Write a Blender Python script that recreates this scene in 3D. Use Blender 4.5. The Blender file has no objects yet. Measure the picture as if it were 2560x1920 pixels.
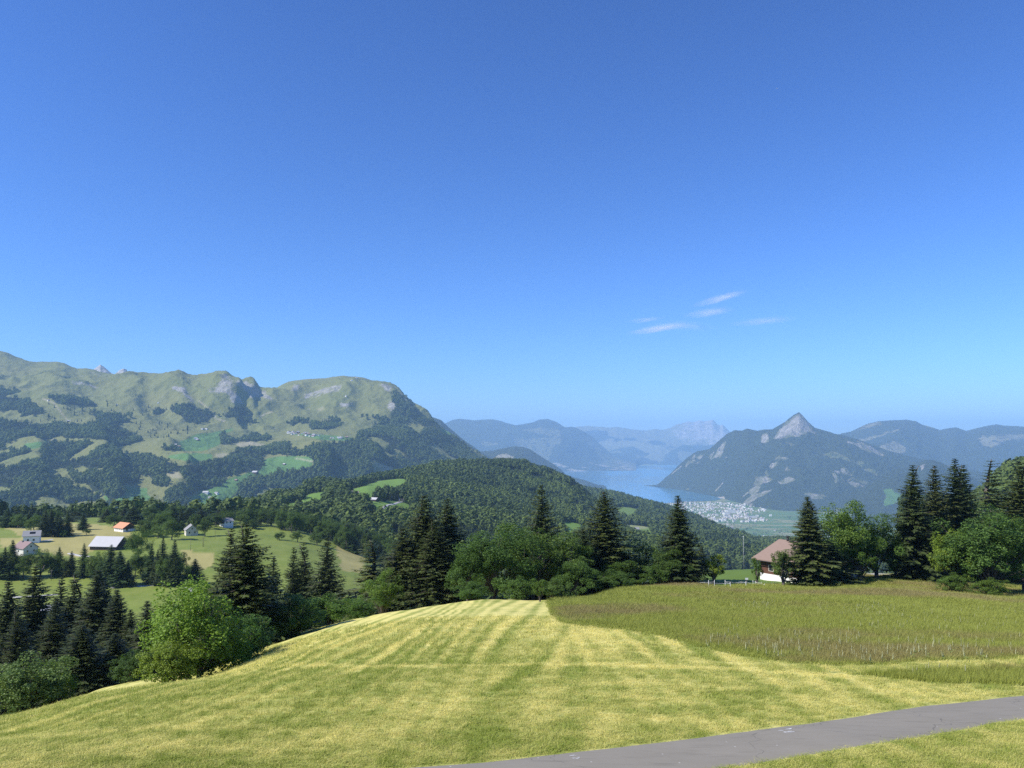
import bpy, bmesh, math, random
import numpy as np
from mathutils import Vector, Matrix

R = math.radians
random.seed(7)
rng = np.random.default_rng(11)
scene = bpy.context.scene
col = scene.collection

# ------------------------------------------------------------------ camera
PW, PH, FOC = 2560.0, 1920.0, 1934.0
PITCH = math.atan(135.0 / FOC)
CT, ST = math.cos(PITCH), math.sin(PITCH)
cam_d = bpy.data.cameras.new("camera")
cam_d.sensor_width = 36.0
cam_d.lens = 36.0 * FOC / PW
cam_d.clip_start = 0.2
cam_d.clip_end = 200000.0
cam = bpy.data.objects.new("camera", cam_d)
cam.rotation_euler = (math.pi / 2 + PITCH, 0, 0)
col.objects.link(cam)
scene.camera = cam

# ------------------------------------------------------------------ sky, sun, exposure
SUN_AZ, SUN_EL = R(-112), R(43)          # measured from the view direction, left is negative
world = bpy.data.worlds.new("World")
scene.world = world
world.use_nodes = True
wn = world.node_tree
sky = wn.nodes.new("ShaderNodeTexSky")
sky.sky_type = 'NISHITA'
sky.sun_disc = False
sky.sun_elevation = SUN_EL
sky.sun_rotation = SUN_AZ
sky.altitude = 300
sky.air_density = 1.0
sky.dust_density = 0.25
sky.ozone_density = 8.0
gm = wn.nodes.new("ShaderNodeGamma")                 # the camera's colour rendering of a clear sky
gm.inputs[1].default_value = 1.2
tn = wn.nodes.new("ShaderNodeMix"); tn.data_type = 'RGBA'; tn.blend_type = 'MULTIPLY'
tn.inputs[0].default_value = 1.0; tn.inputs[7].default_value = (.64, .79, 1.03, 1)
wn.links.new(sky.outputs[0], gm.inputs[0])
wn.links.new(gm.outputs[0], tn.inputs[6])
wn.links.new(tn.outputs[2], wn.nodes["Background"].inputs[0])
wn.nodes["Background"].inputs[1].default_value = 0.099
sun_d = bpy.data.lights.new("sun", 'SUN')
sun_d.energy = 5.0
sun_d.angle = R(0.53)
sun_d.color = (1.0, 0.955, 0.89)
sun = bpy.data.objects.new("sun", sun_d)
SUNV = Vector((math.sin(SUN_AZ) * math.cos(SUN_EL), math.cos(SUN_AZ) * math.cos(SUN_EL), math.sin(SUN_EL)))
sun.rotation_euler = SUNV.to_track_quat('Z', 'Y').to_euler()
sun.location = (-40, -20, 60)
col.objects.link(sun)
vs = scene.view_settings
vs.view_transform = 'Standard'
vs.look = 'None'
vs.exposure = 0.42
vs.gamma = 1.0
vs.use_curve_mapping = False
scene.render.engine = 'CYCLES'
scene.cycles.use_denoising = False
scene.cycles.use_adaptive_sampling = False
scene.cycles.max_bounces = 5
scene.cycles.diffuse_bounces = 2
scene.cycles.glossy_bounces = 2
scene.cycles.transmission_bounces = 2
scene.cycles.transparent_max_bounces = 6
scene.cycles.volume_bounces = 3
scene.cycles.volume_step_rate = 1.0
scene.cycles.volume_max_steps = 64

# ------------------------------------------------------------------ projection helpers (pixel of the photograph <-> place)
def tan_of(py):
    v = (960.0 - np.asarray(py, float)) / FOC
    return (ST + v * CT) / (CT - v * ST)
def world_x(px, d, z):
    return (np.asarray(px, float) - 1280.0) / FOC * (np.asarray(d) * CT + np.asarray(z) * ST)
def proj(x, y, z):
    dc = y * CT + z * ST
    return 1280.0 + FOC * x / dc, 960.0 - FOC * (-y * ST + z * CT) / dc
def crop(ox, oy, s):
    return lambda pts: [(ox + s * a, oy + s * b) for a, b in pts]
C1 = crop(0, 840, .29837); C2 = crop(620, 880, .29837); C3 = crop(1200, 980, .29837)
C4 = crop(1800, 980, .34358); C5 = crop(0, 1250, .25316); C6 = crop(300, 1250, .29837)
C7 = crop(900, 1180, .29837); C8 = crop(1540, 1280, .29837); Z6 = crop(1640, 1180, .208)

# ------------------------------------------------------------------ numpy noise
def _hash(ix, iy, seed):
    h = (ix.astype(np.int64) * 374761393 + iy.astype(np.int64) * 668265263 + seed * 1274126177) & 0xffffffff
    h = ((h ^ (h >> 13)) * 1274126177) & 0xffffffff
    h = ((h ^ (h >> 16)) * 2246822519) & 0xffffffff
    return ((h ^ (h >> 15)) & 0xffffff) / float(0xffffff)
def vnoise(x, y, seed=0):
    x = np.asarray(x, float); y = np.asarray(y, float)
    ix = np.floor(x); iy = np.floor(y)
    fx = x - ix; fy = y - iy
    fx = fx * fx * fx * (fx * (fx * 6 - 15) + 10); fy = fy * fy * fy * (fy * (fy * 6 - 15) + 10)
    a = _hash(ix, iy, seed); b = _hash(ix + 1, iy, seed); c = _hash(ix, iy + 1, seed); d = _hash(ix + 1, iy + 1, seed)
    return (a * (1 - fx) + b * fx) * (1 - fy) + (c * (1 - fx) + d * fx) * fy
def fbm(x, y, scale, octaves=4, seed=0, ridged=False, gain=.5):
    s = 0; amp = 1.0; tot = 0; fq = 1.0 / scale
    for o in range(octaves):
        ca, sa = math.cos(.5 + o * 1.1), math.sin(.5 + o * 1.1)
        n = vnoise((x * ca - y * sa) * fq, (x * sa + y * ca) * fq, seed + o * 17)
        if ridged:
            n = 1 - np.abs(2 * n - 1)
            n = n * n
        s = s + amp * n; tot += amp; amp *= gain; fq *= 2.03
    return s / tot
def sstep(a, b, v):
    t = np.clip((v - a) / (b - a), 0, 1)
    return t * t * (3 - 2 * t)
def inpoly(px, py, poly):
    px = np.asarray(px); py = np.asarray(py)
    res = np.zeros(px.shape, bool)
    n = len(poly); j = n - 1
    for i in range(n):
        xi, yi = poly[i]; xj, yj = poly[j]
        c = ((yi > py) != (yj > py)) & (px < (xj - xi) * (py - yi) / ((yj - yi) if yj != yi else 1e-9) + xi)
        res ^= c
        j = i
    return res

# ------------------------------------------------------------------ object helpers
def tag(o, label=None, cat=None, group=None, kind=None):
    if label: o["label"] = label
    if cat: o["category"] = cat
    if group: o["group"] = group
    if kind: o["kind"] = kind
    return o
def link(name, me, parent=None, mat=None):
    o = bpy.data.objects.new(name, me)
    if mat is not None and me is not None:
        for m in (mat if isinstance(mat, (list, tuple)) else [mat]):
            me.materials.append(m)
    col.objects.link(o)
    if parent: o.parent = parent
    return o
def empty(name, loc, rz=0, scale=None):
    o = bpy.data.objects.new(name, None)
    o.empty_display_size = .5
    o.location = loc; o.rotation_euler = (0, 0, rz)
    if scale is not None: o.scale = scale
    col.objects.link(o)
    return o
def mesh_np(name, verts, faces, smooth=False, mat_idx=None):
    """verts (N,3) array; faces list of equal-length index arrays"""
    me = bpy.data.meshes.new(name)
    verts = np.asarray(verts, np.float32)
    faces = np.asarray(faces, np.int32)
    k = faces.shape[1]
    me.vertices.add(len(verts)); me.vertices.foreach_set("co", verts.ravel())
    me.loops.add(faces.size); me.loops.foreach_set("vertex_index", faces.ravel())
    me.polygons.add(len(faces))
    me.polygons.foreach_set("loop_start", np.arange(0, faces.size, k, dtype=np.int32))
    if mat_idx is not None: me.polygons.foreach_set("material_index", np.asarray(mat_idx, np.int32))
    me.polygons.foreach_set("use_smooth", np.full(len(faces), smooth, bool))
    me.update(calc_edges=True)
    return me
def fattr(me, name, values, dom='POINT'):
    a = me.attributes.new(name, 'FLOAT', dom)
    a.data.foreach_set("value", np.asarray(values, np.float32).ravel())
def box_bm(bm, x0, x1, y0, y1, z0, z1, mi=0):
    vs_ = [bm.verts.new(p) for p in ((x0,y0,z0),(x1,y0,z0),(x1,y1,z0),(x0,y1,z0),(x0,y0,z1),(x1,y0,z1),(x1,y1,z1),(x0,y1,z1))]
    for f in ((0,3,2,1),(4,5,6,7),(0,1,5,4),(1,2,6,5),(2,3,7,6),(3,0,4,7)):
        fc = bm.faces.new([vs_[i] for i in f]); fc.material_index = mi
def bm_mesh(bm, name, smooth=False):
    me = bpy.data.meshes.new(name); bm.to_mesh(me); bm.free()
    if smooth:
        me.polygons.foreach_set("use_smooth", np.ones(len(me.polygons), bool))
    return me
def box_obj(name, b, mat, parent=None):
    bm = bmesh.new(); box_bm(bm, *b)
    return link(name, bm_mesh(bm, name), parent, mat)
def tube_bm(bm, p0, p1, r0, r1, n=6, cap=True):
    p0 = Vector(p0); p1 = Vector(p1)
    q = (p1 - p0).normalized().to_track_quat('Z', 'Y')
    a = []; b = []
    for i in range(n):
        t = 2 * math.pi * i / n
        v = Vector((math.cos(t), math.sin(t), 0))
        a.append(bm.verts.new(p0 + q @ (v * r0))); b.append(bm.verts.new(p1 + q @ (v * r1)))
    for i in range(n):
        f = bm.faces.new((a[i], a[(i + 1) % n], b[(i + 1) % n], b[i])); f.smooth = True
    if cap:
        bm.faces.new(b); bm.faces.new(a[::-1])

# ------------------------------------------------------------------ material helpers
class NT:
    def __init__(s, name):
        s.m = bpy.data.materials.new(name); s.m.use_nodes = True
        s.t = s.m.node_tree
        s.b = s.t.nodes["Principled BSDF"]
        s.b.inputs["Specular IOR Level"].default_value = .25
        s.b.inputs["Roughness"].default_value = .85
        s.out = s.t.nodes["Material Output"]
    def n(s, ty, **kw):
        nd = s.t.nodes.new(ty)
        for k, v in kw.items(): setattr(nd, k, v)
        return nd
    def l(s, a, b): s.t.links.new(a, b)
    def val(s, sock, v):
        if hasattr(v, "links") or hasattr(v, "is_linked"): s.l(v, sock)
        else: sock.default_value = v
    def attr(s, name, inst=False):
        nd = s.n("ShaderNodeAttribute", attribute_name=name)
        if inst: nd.attribute_type = 'INSTANCER'
        return nd.outputs["Fac"]
    def geo(s): return s.n("ShaderNodeNewGeometry")
    def obj(s): return s.n("ShaderNodeTexCoord").outputs["Object"]
    def noise(s, scale, detail=4, rough=.55, vec=None, dist=0):
        nd = s.n("ShaderNodeTexNoise"); nd.inputs["Scale"].default_value = scale
        nd.inputs["Detail"].default_value = detail; nd.inputs["Roughness"].default_value = rough
        nd.inputs["Distortion"].default_value = dist
        if vec is not None: s.l(vec, nd.inputs["Vector"])
        return nd.outputs["Fac"]
    def scalev(s, vec, sc):
        nd = s.n("ShaderNodeMapping"); nd.inputs["Scale"].default_value = sc
        s.l(vec, nd.inputs["Vector"]); return nd.outputs[0]
    def ramp(s, fac, stops):
        nd = s.n("ShaderNodeValToRGB")
        el = nd.color_ramp.elements
        while len(el) < len(stops): el.new(.5)
        for e, (p, c) in zip(el, stops):
            e.position = p; e.color = (*c, 1) if len(c) == 3 else c
        s.l(fac, nd.inputs[0]); return nd.outputs[0]
    def mr(s, v, a, b, c=0., d=1.):
        nd = s.n("ShaderNodeMapRange"); s.l(v, nd.inputs[0])
        for i, q in enumerate((a, b, c, d)): nd.inputs[i + 1].default_value = q
        return nd.outputs[0]
    def mix(s, f, a, b, mode='MIX'):
        nd = s.n("ShaderNodeMix", data_type='RGBA', blend_type=mode)
        s.val(nd.inputs[0], f)
        for sock, v in ((nd.inputs[6], a), (nd.inputs[7], b)):
            if isinstance(v, tuple): sock.default_value = (*v, 1) if len(v) == 3 else v
            else: s.l(v, sock)
        return nd.outputs[2]
    def math(s, op, a, b=0.):
        nd = s.n("ShaderNodeMath", operation=op); s.val(nd.inputs[0], a); s.val(nd.inputs[1], b); return nd.outputs[0]
    def bump(s, h, strength=.5, dist=.1):
        nd = s.n("ShaderNodeBump"); nd.inputs["Strength"].default_value = strength; nd.inputs["Distance"].default_value = dist
        s.l(h, nd.inputs["Height"]); s.l(nd.outputs[0], s.b.inputs["Normal"])
    def color(s, c):
        if isinstance(c, tuple): s.b.inputs["Base Color"].default_value = (*c, 1)
        else: s.l(c, s.b.inputs["Base Color"])
    def rough(s, r): s.b.inputs["Roughness"].default_value = r; return s

def plain(name, c, rough=.8, nscale=3., var=.18):
    t = NT(name); n = t.noise(nscale, 5, .6, t.obj())
    t.color(t.mix(n, tuple(x * (1 - var) for x in c), tuple(min(1, x * (1 + var)) for x in c)))
    t.rough(rough)
    return t.m

# ------------------------------------------------------------------ lofted terrain
def pchip_slopes(x, y):
    h = np.diff(x, axis=0); dl = np.diff(y, axis=0) / h
    m = np.zeros_like(y)
    if len(x) > 2:
        w1 = 2 * h[1:] + h[:-1]; w2 = h[1:] + 2 * h[:-1]
        a, b = dl[:-1], dl[1:]
        ok = a * b > 0
        with np.errstate(divide='ignore', invalid='ignore'):
            mm = (w1 + w2) / (w1 / a + w2 / b)
        m[1:-1] = np.where(ok, mm, 0)
    m[0] = dl[0]; m[-1] = dl[-1]
    return m
def pchip1(xq, x, y):
    x = np.asarray(x, float)[:, None]; y = np.asarray(y, float)[:, None]
    m = pchip_slopes(x, y)[:, 0]; x = x[:, 0]; y = y[:, 0]
    i = np.clip(np.searchsorted(x, xq) - 1, 0, len(x) - 2)
    h = x[i + 1] - x[i]; t = np.clip((xq - x[i]) / h, 0, 1)
    return (y[i] * (1 + 2 * t) * (1 - t) ** 2 + m[i] * h * t * (1 - t) ** 2 + y[i + 1] * t * t * (3 - 2 * t) + m[i + 1] * h * t * t * (t - 1))

class Surf:
    """a sheet of ground through rows of points (pixel x, height, distance): height > 0 is the pixel row, ('z', v) a height in metres"""
    def __init__(s, rows, px0, px1, ncol, segs, amps=None, noise=None, smooth=False, floor=-868.0, extra=None):
        s.px = np.linspace(px0, px1, ncol)
        D = []; Z = []
        for row in rows:
            row = sorted(row, key=lambda r: r[0])
            rx = [r[0] for r in row]; rd = np.array([r[2] for r in row], float)
            rt = np.array([(r[1][1] / r[2]) if isinstance(r[1], tuple) else float(tan_of(r[1])) for r in row])
            if smooth and len(rx) > 2:
                d = np.exp(pchip1(s.px, rx, np.log(rd))); t = pchip1(s.px, rx, rt)
            else:
                d = np.exp(np.interp(s.px, rx, np.log(rd))); t = np.interp(s.px, rx, rt)
            if not smooth:
                kk = max(3, ncol // 14); ker = np.hanning(2 * kk + 1); ker /= ker.sum()
                d = np.convolve(np.pad(d, kk, mode='edge'), ker, 'valid')
            D.append(d); Z.append(t * d)
        D = np.array(D); Z = np.array(Z)
        for k in range(1, len(D)): D[k] = np.maximum(D[k], D[k - 1] * 1.004)
        m = pchip_slopes(D, Z)
        dd = []; zz = []; uu = []
        for k, n in enumerate(segs):
            h = D[k + 1] - D[k]
            for i in range(n + (1 if k == len(segs) - 1 else 0)):
                q = i / n
                dq = D[k] * (D[k + 1] / D[k]) ** q
                t = (dq - D[k]) / h
                zz.append(Z[k] * (1 + 2 * t) * (1 - t) ** 2 + m[k] * h * t * (1 - t) ** 2 + Z[k + 1] * t * t * (3 - 2 * t) + m[k + 1] * h * t * t * (t - 1))
                dd.append(dq); uu.append(k + q)
        s.Y = np.array(dd); s.Z = np.array(zz); s.u = np.array(uu)
        s.X = world_x(s.px[None, :], s.Y, s.Z)
        if noise is not None:
            a = np.interp(s.u, np.arange(len(amps)), amps)[:, None]
            s.Z = s.Z + a * np.clip((s.Z + 862) / 260, .0, 1) * noise(s.X, s.Y)
        if extra is not None: s.Z = s.Z + extra(s.px[None, :] + 0 * s.Y, s.Y)
        s.Z = np.maximum(s.Z, floor)
        s.P = proj(s.X, s.Y, s.Z)
    def at(s, px, d):
        """height at a pixel column and distance"""
        px = np.atleast_1d(np.asarray(px, float)); d = np.broadcast_to(np.asarray(d, float), px.shape)
        c = np.clip((px - s.px[0]) / (s.px[1] - s.px[0]), 0, len(s.px) - 1.001)
        out = np.empty(len(px))
        for i in range(len(px)):
            j = int(c[i]); f = c[i] - j
            out[i] = np.interp(d[i], s.Y[:, j], s.Z[:, j]) * (1 - f) + np.interp(d[i], s.Y[:, j + 1], s.Z[:, j + 1]) * f
        return out
    def point(s, px, d):
        z = float(s.at(px, d)[0])
        return Vector((float(world_x(px, d, z)), d, z))
    def zxy(s, x, y):
        z = s.at(1280 + FOC * np.asarray(x) / np.asarray(y), y)
        return s.at(1280 + FOC * np.asarray(x) / (np.asarray(y) * CT + z * ST), y)
    def hit(s, px, py, dmin=0):
        """nearest place on the sheet that the pixel shows"""
        j = int(np.clip(round((px - s.px[0]) / (s.px[1] - s.px[0])), 0, len(s.px) - 1))
        p = s.P[1][:, j]; y = s.Y[:, j]
        for k in range(1, len(p)):
            if y[k] >= dmin and p[k] <= py <= p[k - 1] + 1e-6:
                f = (p[k - 1] - py) / max(1e-9, p[k - 1] - p[k])
                d = y[k - 1] + f * (y[k] - y[k - 1])
                return s.point(px, d)
        k = int(np.argmin(np.where(y >= dmin, np.abs(p - py), 1e9)))
        return s.point(px, float(y[k]))
    def mesh(s, name, r0=0, r1=None, smooth=True):
        X, Y, Z = s.X[r0:r1], s.Y[r0:r1], s.Z[r0:r1]
        nr, nc = X.shape
        v = np.stack([X, Y, Z], -1).reshape(-1, 3)
        i = np.arange(nr * nc).reshape(nr, nc)
        f = np.stack([i[:-1, :-1], i[:-1, 1:], i[1:, 1:], i[1:, :-1]], -1).reshape(-1, 4)
        return mesh_np(name, v, f, smooth)
    def scatter(s, n, mask, spacing_pow=0.0, seed=1):
        """n random places where mask (per vertex) is high, even over the ground's area (times distance**-pow)"""
        g = np.random.default_rng(seed)
        X, Y, Z = s.X, s.Y, s.Z
        ax = X[:-1, 1:] - X[:-1, :-1]; ay = Y[1:, :-1] - Y[:-1, :-1]
        w = np.abs(ax * ay) * (mask[:-1, :-1] + mask[1:, 1:] + mask[1:, :-1] + mask[:-1, 1:]) / 4
        if spacing_pow: w = w * Y[:-1, :-1] ** (-spacing_pow)
        w = w.ravel(); cw = np.cumsum(w)
        k = np.searchsorted(cw, g.random(n) * cw[-1])
        r, c = np.divmod(k, X.shape[1] - 1)
        a = g.random(n); b = g.random(n)
        bl = lambda A: (A[r, c] * (1 - a) * (1 - b) + A[r, c + 1] * a * (1 - b) + A[r + 1, c] * (1 - a) * b + A[r + 1, c + 1] * a * b)
        keep = g.random(n) < bl(mask)
        return np.stack([bl(X), bl(Y), bl(Z)], -1)[keep]

def zrow(d, *pairs): return [(p, v, d) for p, v in pairs]

# ---- near and middle ground: one sheet, cut into meadow and pasture
z = lambda v: ('z', v)
PXC = [-700, 0, 250, 500, 700, 900, 1100, 1280, 1450, 1560, 1700, 1900, 2200, 2400, 2560, 3260]
TAB = [
 (2.5, [z(-2.3)] * 16),
 (8,   [z(-5.9)] * 16),
 (14,  [z(-8.0)] * 16),
 (22,  [1921] * 16),
 (32,  [1880, 1845, 1815, 1790, 1775, 1762, 1754, 1752, 1752, 1752, 1752, 1752, 1752, 1752, 1752, 1752]),
 (45,  [1850, 1800, 1745, 1712, 1680, 1660, 1648, 1644, 1642, 1640, 1640, 1640, 1642, 1646, 1650, 1652]),
 (60,  [1880, 1806, 1740, 1702, 1640, 1598, 1582, 1578, 1576, 1576, 1576, 1578, 1584, 1592, 1598, 1605]),
 (75,  [1930, 1830, 1738, 1690, 1617, 1568, 1545, 1538, 1537, 1536, 1537, 1538, 1546, 1555, 1560, 1570]),
 (90,  [z(-42), 1850, 1724, 1672, 1602, 1552, 1522, 1512, 1513, 1512, 1513, 1513, 1516, 1523, 1530, 1540]),
 (105, [z(-47), 1850, 1735, 1680, 1604, 1550, 1513, 1500, 1502, 1492, 1491, 1491, 1492, 1498, 1508, 1520]),
 (125, [z(-55), z(-48), z(-43), z(-39), 1625, 1572, 1524, 1512, 1502, 1473, 1468, 1472, 1470, 1478, 1487, 1500]),
 (145, [z(-60), z(-54), z(-49), z(-46), z(-42), 1600, 1560, 1555, 1530, 1485, 1456, 1454, 1452, 1460, 1475, 1490]),
 (165, [z(-64), z(-58), z(-55), z(-52), z(-48), z(-46), z(-43), z(-43), 1560, 1510, 1446, 1424, 1440, 1448, 1462, 1475]),
 (185, [z(-67), z(-62), z(-60), z(-57), z(-54), z(-52), z(-50), z(-50), z(-50), z(-50), z(-38), z(-33), z(-33), z(-33), z(-32), z(-30)]),
 (230, [z(-71), z(-68), z(-67), z(-65), z(-63), z(-63), z(-63), z(-64), z(-66), z(-70), z(-64), z(-58), z(-52), z(-46), z(-40), z(-30)]),
 (320, [z(-74), z(-73), z(-74), z(-73), z(-72), z(-74), z(-80), z(-88), z(-98), z(-106), z(-110), z(-105), z(-95), z(-80), z(-66), z(-40)]),
 (400, [z(-75), z(-75), z(-75), z(-75), z(-75), z(-80), z(-92), z(-106), z(-122), z(-135), z(-140), z(-136), z(-125), z(-105), z(-82), z(-45)]),
 (520, [z(-74), z(-73), z(-74), z(-75), z(-78), z(-88), z(-106), z(-126), z(-148), z(-165), z(-176), z(-172), z(-160), z(-130), z(-95), z(-45)]),
 (660, [z(-78), z(-77), z(-77), z(-77), z(-82), z(-98), z(-122), z(-146), z(-172), z(-194), z(-210), z(-210), z(-195), z(-150), z(-100), z(-40)]),
 (850, [z(-88), z(-86), z(-86), z(-86), z(-94), z(-114), z(-140), z(-166), z(-196), z(-222), z(-245), z(-250), z(-235), z(-190), z(-130), z(-60)]),
 (1150,[z(-150), z(-140), z(-132), z(-125), z(-118), z(-132), z(-156), z(-184), z(-216), z(-246), z(-275), z(-285), z(-280), z(-250), z(-200), z(-140)]),
 (1600,[z(-260), z(-250), z(-240), z(-230), z(-220), z(-220), z(-230), z(-260), z(-290), z(-320), z(-350), z(-365), z(-370), z(-370), z(-360), z(-340)]),
]
rows = [[(p, v, d) for p, v in zip(PXC, vals)] for d, vals in TAB]
segs = [4, 5, 8, 40, 36, 34, 30, 30, 30, 34, 22, 18, 12, 10, 12, 12, 14, 16, 18, 16, 10]
def near_noise(x, y):
    a = np.clip(y / 60, .25, 1.6)
    far = np.clip((y - 200) / 200, 0, 1)
    return a * ((fbm(x, y, 9, 4, 3) - .5) * .5 + (fbm(x, y, 1.3, 3, 9) - .5) * .07) + far * (fbm(x, y, 60, 3, 5) - .5) * 6
GND = Surf(rows, -700, 3260, 660, segs, [1] * len(rows), near_noise, smooth=True)
cut_row = int(np.searchsorted(GND.u, 14.0))       # d = 230 m

def wpoly(pts, surf=None, dmin=0):
    return [tuple((surf or GND).hit(a, b, dmin)[:2]) for a, b in pts]
# unmown grass: edge as it runs on the ground
edge_top = [(1366, 1506), (1378, 1535), (1407, 1559), (1470, 1568), (1545, 1575), (1644, 1590), (1731, 1614), (1823, 1635), (1913, 1651), (1988, 1660), (2110, 1665), (2247, 1660), (2418, 1651), (2560, 1644)]
TALL1 = wpoly(edge_top) + [(70, 40.0), (140, 60.0), (160, 190.0), (60, 215.0), (20, 190.0), (6.0, 112.0), (5.0, 106.0)]
TALL2 = wpoly([(2085, 1684), (2130, 1683), (2247, 1680), (2418, 1675), (2560, 1671)]) + [(62, 38.6), (60, 33.5)] + wpoly([(2560, 1715), (2367, 1711), (2281, 1703), (2178, 1690), (2075, 1679)])
LAWN = wpoly([(1700, 1458), (1790, 1468), (1900, 1464), (2000, 1460)]) + [(62, 150.0), (70, 175.0), (40, 172.0), (34, 160.0)]
def seg_dist(x, y, pts):
    best = np.full(np.shape(x), 1e9)
    for (ax, ay), (bx, by) in zip(pts[:-1], pts[1:]):
        dx, dy = bx - ax, by - ay
        t = np.clip(((x - ax) * dx + (y - ay) * dy) / (dx * dx + dy * dy + 1e-9), 0, 1)
        best = np.minimum(best, np.hypot(x - ax - t * dx, y - ay - t * dy))
    return best
FURROW = wpoly([(1172, 1915), (1180, 1840), (1195, 1790), (1228, 1725), (1300, 1690), (1340, 1668), (1372, 1640), (1395, 1600), (1420, 1565)])
HAYLINE = wpoly([(700, 1668), (900, 1668), (1100, 1666), (1300, 1662), (1500, 1662), (1700, 1668), (1900, 1680), (2100, 1690)])
def tall_mask(x, y):
    jx = (fbm(x, y, 1.1, 2, 31) - .5) * .5; jy = (fbm(x, y, 1.1, 2, 32) - .5) * .5
    return inpoly(x + jx, y + jy, TALL1) & ~inpoly(x, y, LAWN) | inpoly(x + jx, y + jy, TALL2)
def straw_of(x, y):
    c = x - .055 * (y - 60) + .0016 * (y - 60) ** 2 * np.clip(-x / 25, -.6, 1) + (fbm(x * .5, y * .25, 9, 2, 41) - .5) * 1.6
    far = .30 + .70 * sstep(32, 54, y)
    c = c + .8 * np.sin(c * .55 + y * .045) + .5 * np.sin(c * .23 + 1.3)
    st = np.clip(.5 + .42 * np.sin(2 * math.pi * c / 1.35) * (.3 + 1.2 * vnoise(c * .3, y * .05, 52)) + (vnoise(c * 1.7, y * .02, 49) - .5) * .9, 0, 1.1) * (.35 + 1.2 * fbm(c * 1.6, y * .12, 1.0, 3, 50))
    c2 = x * .35 + y * .94 + (fbm(x, y, 10, 2, 45) - .5) * 3
    st2 = .5 + .5 * np.sin(2 * math.pi * c2 / 3.1)
    pat = fbm(x * .55, y, 2.2, 4, 47) * .5 + fbm(x, y, .42, 3, 48) * .5
    s = .09 + far * (.98 * st) + (1 - far) * (.12 * st2 + .08) + (pat - .5) * (2.1 - far * 1.0) + (fbm(x, y, 14, 2, 44) - .45) * .5
    fd = seg_dist(x, y, FURROW)
    s = s - .5 * np.exp(-(fd / .35) ** 2) - .22 * ((x > np.interp(y, [p[1] for p in FURROW[:6]], [p[0] for p in FURROW[:6]])) & (y < 40)) * np.exp(-np.maximum(0, fd - 3) / 4)
    hd = seg_dist(x, y, HAYLINE)
    s = s + .55 * np.exp(-(hd / .5) ** 2)
    return np.clip(s, 0, 1)
def brown_of(x, y):
    b = fbm(x * .6, y, 12, 3, 51)
    pts = TALL1[:len(edge_top)]
    dd = seg_dist(x, y, pts)
    return np.clip((b - .5) * 4.2 + .22 * np.exp(-((dd - 3.5) / 5.0) ** 2) - .65 * np.exp(-(dd / .6) ** 2) + (fbm(x, y, 1.5, 3, 53) - .5) * .7, 0, 1)

# ---- materials of the ground
t = NT("mown_meadow_soil")
stw = t.attr("straw"); tl = t.attr("tall"); br = t.attr("brown"); lw = t.attr("lawn")
P = t.geo().outputs["Position"]
fine = t.noise(9, 5, .7, P); fine2 = t.noise(1.1, 4, .6, P)
mown = t.mix(t.math('ADD', stw, t.mr(fine, .3, .7, -.28, .28)), (.215, .26, .036), (.68, .60, .19))
mown = t.mix(t.mr(fine2, .5, .75, 0, .45), mown, (.21, .265, .038))
talc = t.mix(br, (.22, .25, .042), (.24, .195, .065))
talc = t.mix(t.mr(fine, .35, .7, 0, .6), talc, (.065, .08, .018))
c = t.mix(tl, mown, talc)
c = t.mix(lw, c, t.mix(fine, (.09, .155, .022), (.13, .19, .032)))
t.color(c); t.bump(fine, .6, .06)
M_MEADOW = t.m

t = NT("pasture_grass")
P = t.geo().outputs["Position"]
a = t.noise(.012, 5, .6, P); b = t.noise(.11, 5, .65, t.scalev(P, (1, .6, 1))); dry = t.attr("dry"); wood = t.attr("wood")
g = t.mix(a, (.12, .18, .020), (.195, .235, .036))
g = t.mix(t.mr(b, .35, .7, 0, .6), g, (.24, .26, .06))
g = t.mix(t.mr(t.noise(.5, 4, .7, t.scalev(P, (.3, 1.4, 1))), .5, .75, 0, .35), g, (.09, .13, .02))
d_ = t.mix(b, (.30, .27, .085), (.42, .36, .14))
c = t.mix(dry, g, d_)
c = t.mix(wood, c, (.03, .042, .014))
t.color(c); t.bump(t.noise(.6, 4, .7, P), .5, .5)
M_PASTURE = t.m

# meadow sheet
me = GND.mesh("meadow", 0, cut_row + 1)
Xn, Yn = GND.X[:cut_row + 1], GND.Y[:cut_row + 1]
tm = tall_mask(Xn, Yn).astype(float)
lawn_m = inpoly(Xn, Yn, LAWN).astype(float)
fattr(me, "straw", straw_of(Xn, Yn)); fattr(me, "tall", tm); fattr(me, "brown", brown_of(Xn, Yn)); fattr(me, "lawn", lawn_m)
meadow = tag(link("meadow", me, None, M_MEADOW), "sunlit hay meadow sloping down from the camera, half mown", kind="structure")
# pasture sheet
me = GND.mesh("pasture", cut_row, None)
Xp, Yp, Pxp, Pyp = GND.X[cut_row:], GND.Y[cut_row:], GND.P[0][cut_row:], GND.P[1][cut_row:]
DRY = [C5([(0, 250), (300, 250), (700, 230), (1000, 240), (1280, 310), (1300, 380), (950, 480), (760, 560), (420, 520), (330, 430), (0, 470), (0, 380), (240, 380)]),
       C5([(1780, 490), (2100, 520), (2130, 640), (2000, 690), (1830, 640)]), C6([(1800, 385), (2060, 430), (2030, 620), (1850, 580)]), C6([(1380, 200), (1480, 200), (1480, 250), (1380, 250)])]
dry = np.zeros(Xp.shape)
wx = Pxp + (fbm(Xp, Yp, 22, 3, 61) - .5) * 22; wy = Pyp + (fbm(Xp, Yp, 22, 3, 62) - .5) * 10
for pl in DRY: dry = np.maximum(dry, inpoly(wx, wy, pl))
woodm = sstep(820, 900, Yp + (fbm(Xp, Yp, 60, 2, 63) - .5) * 120) * (Pxp < 3000) + ((Pxp > 1040 + 0 * Yp) & (Yp > 260)) * 1.0
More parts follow.
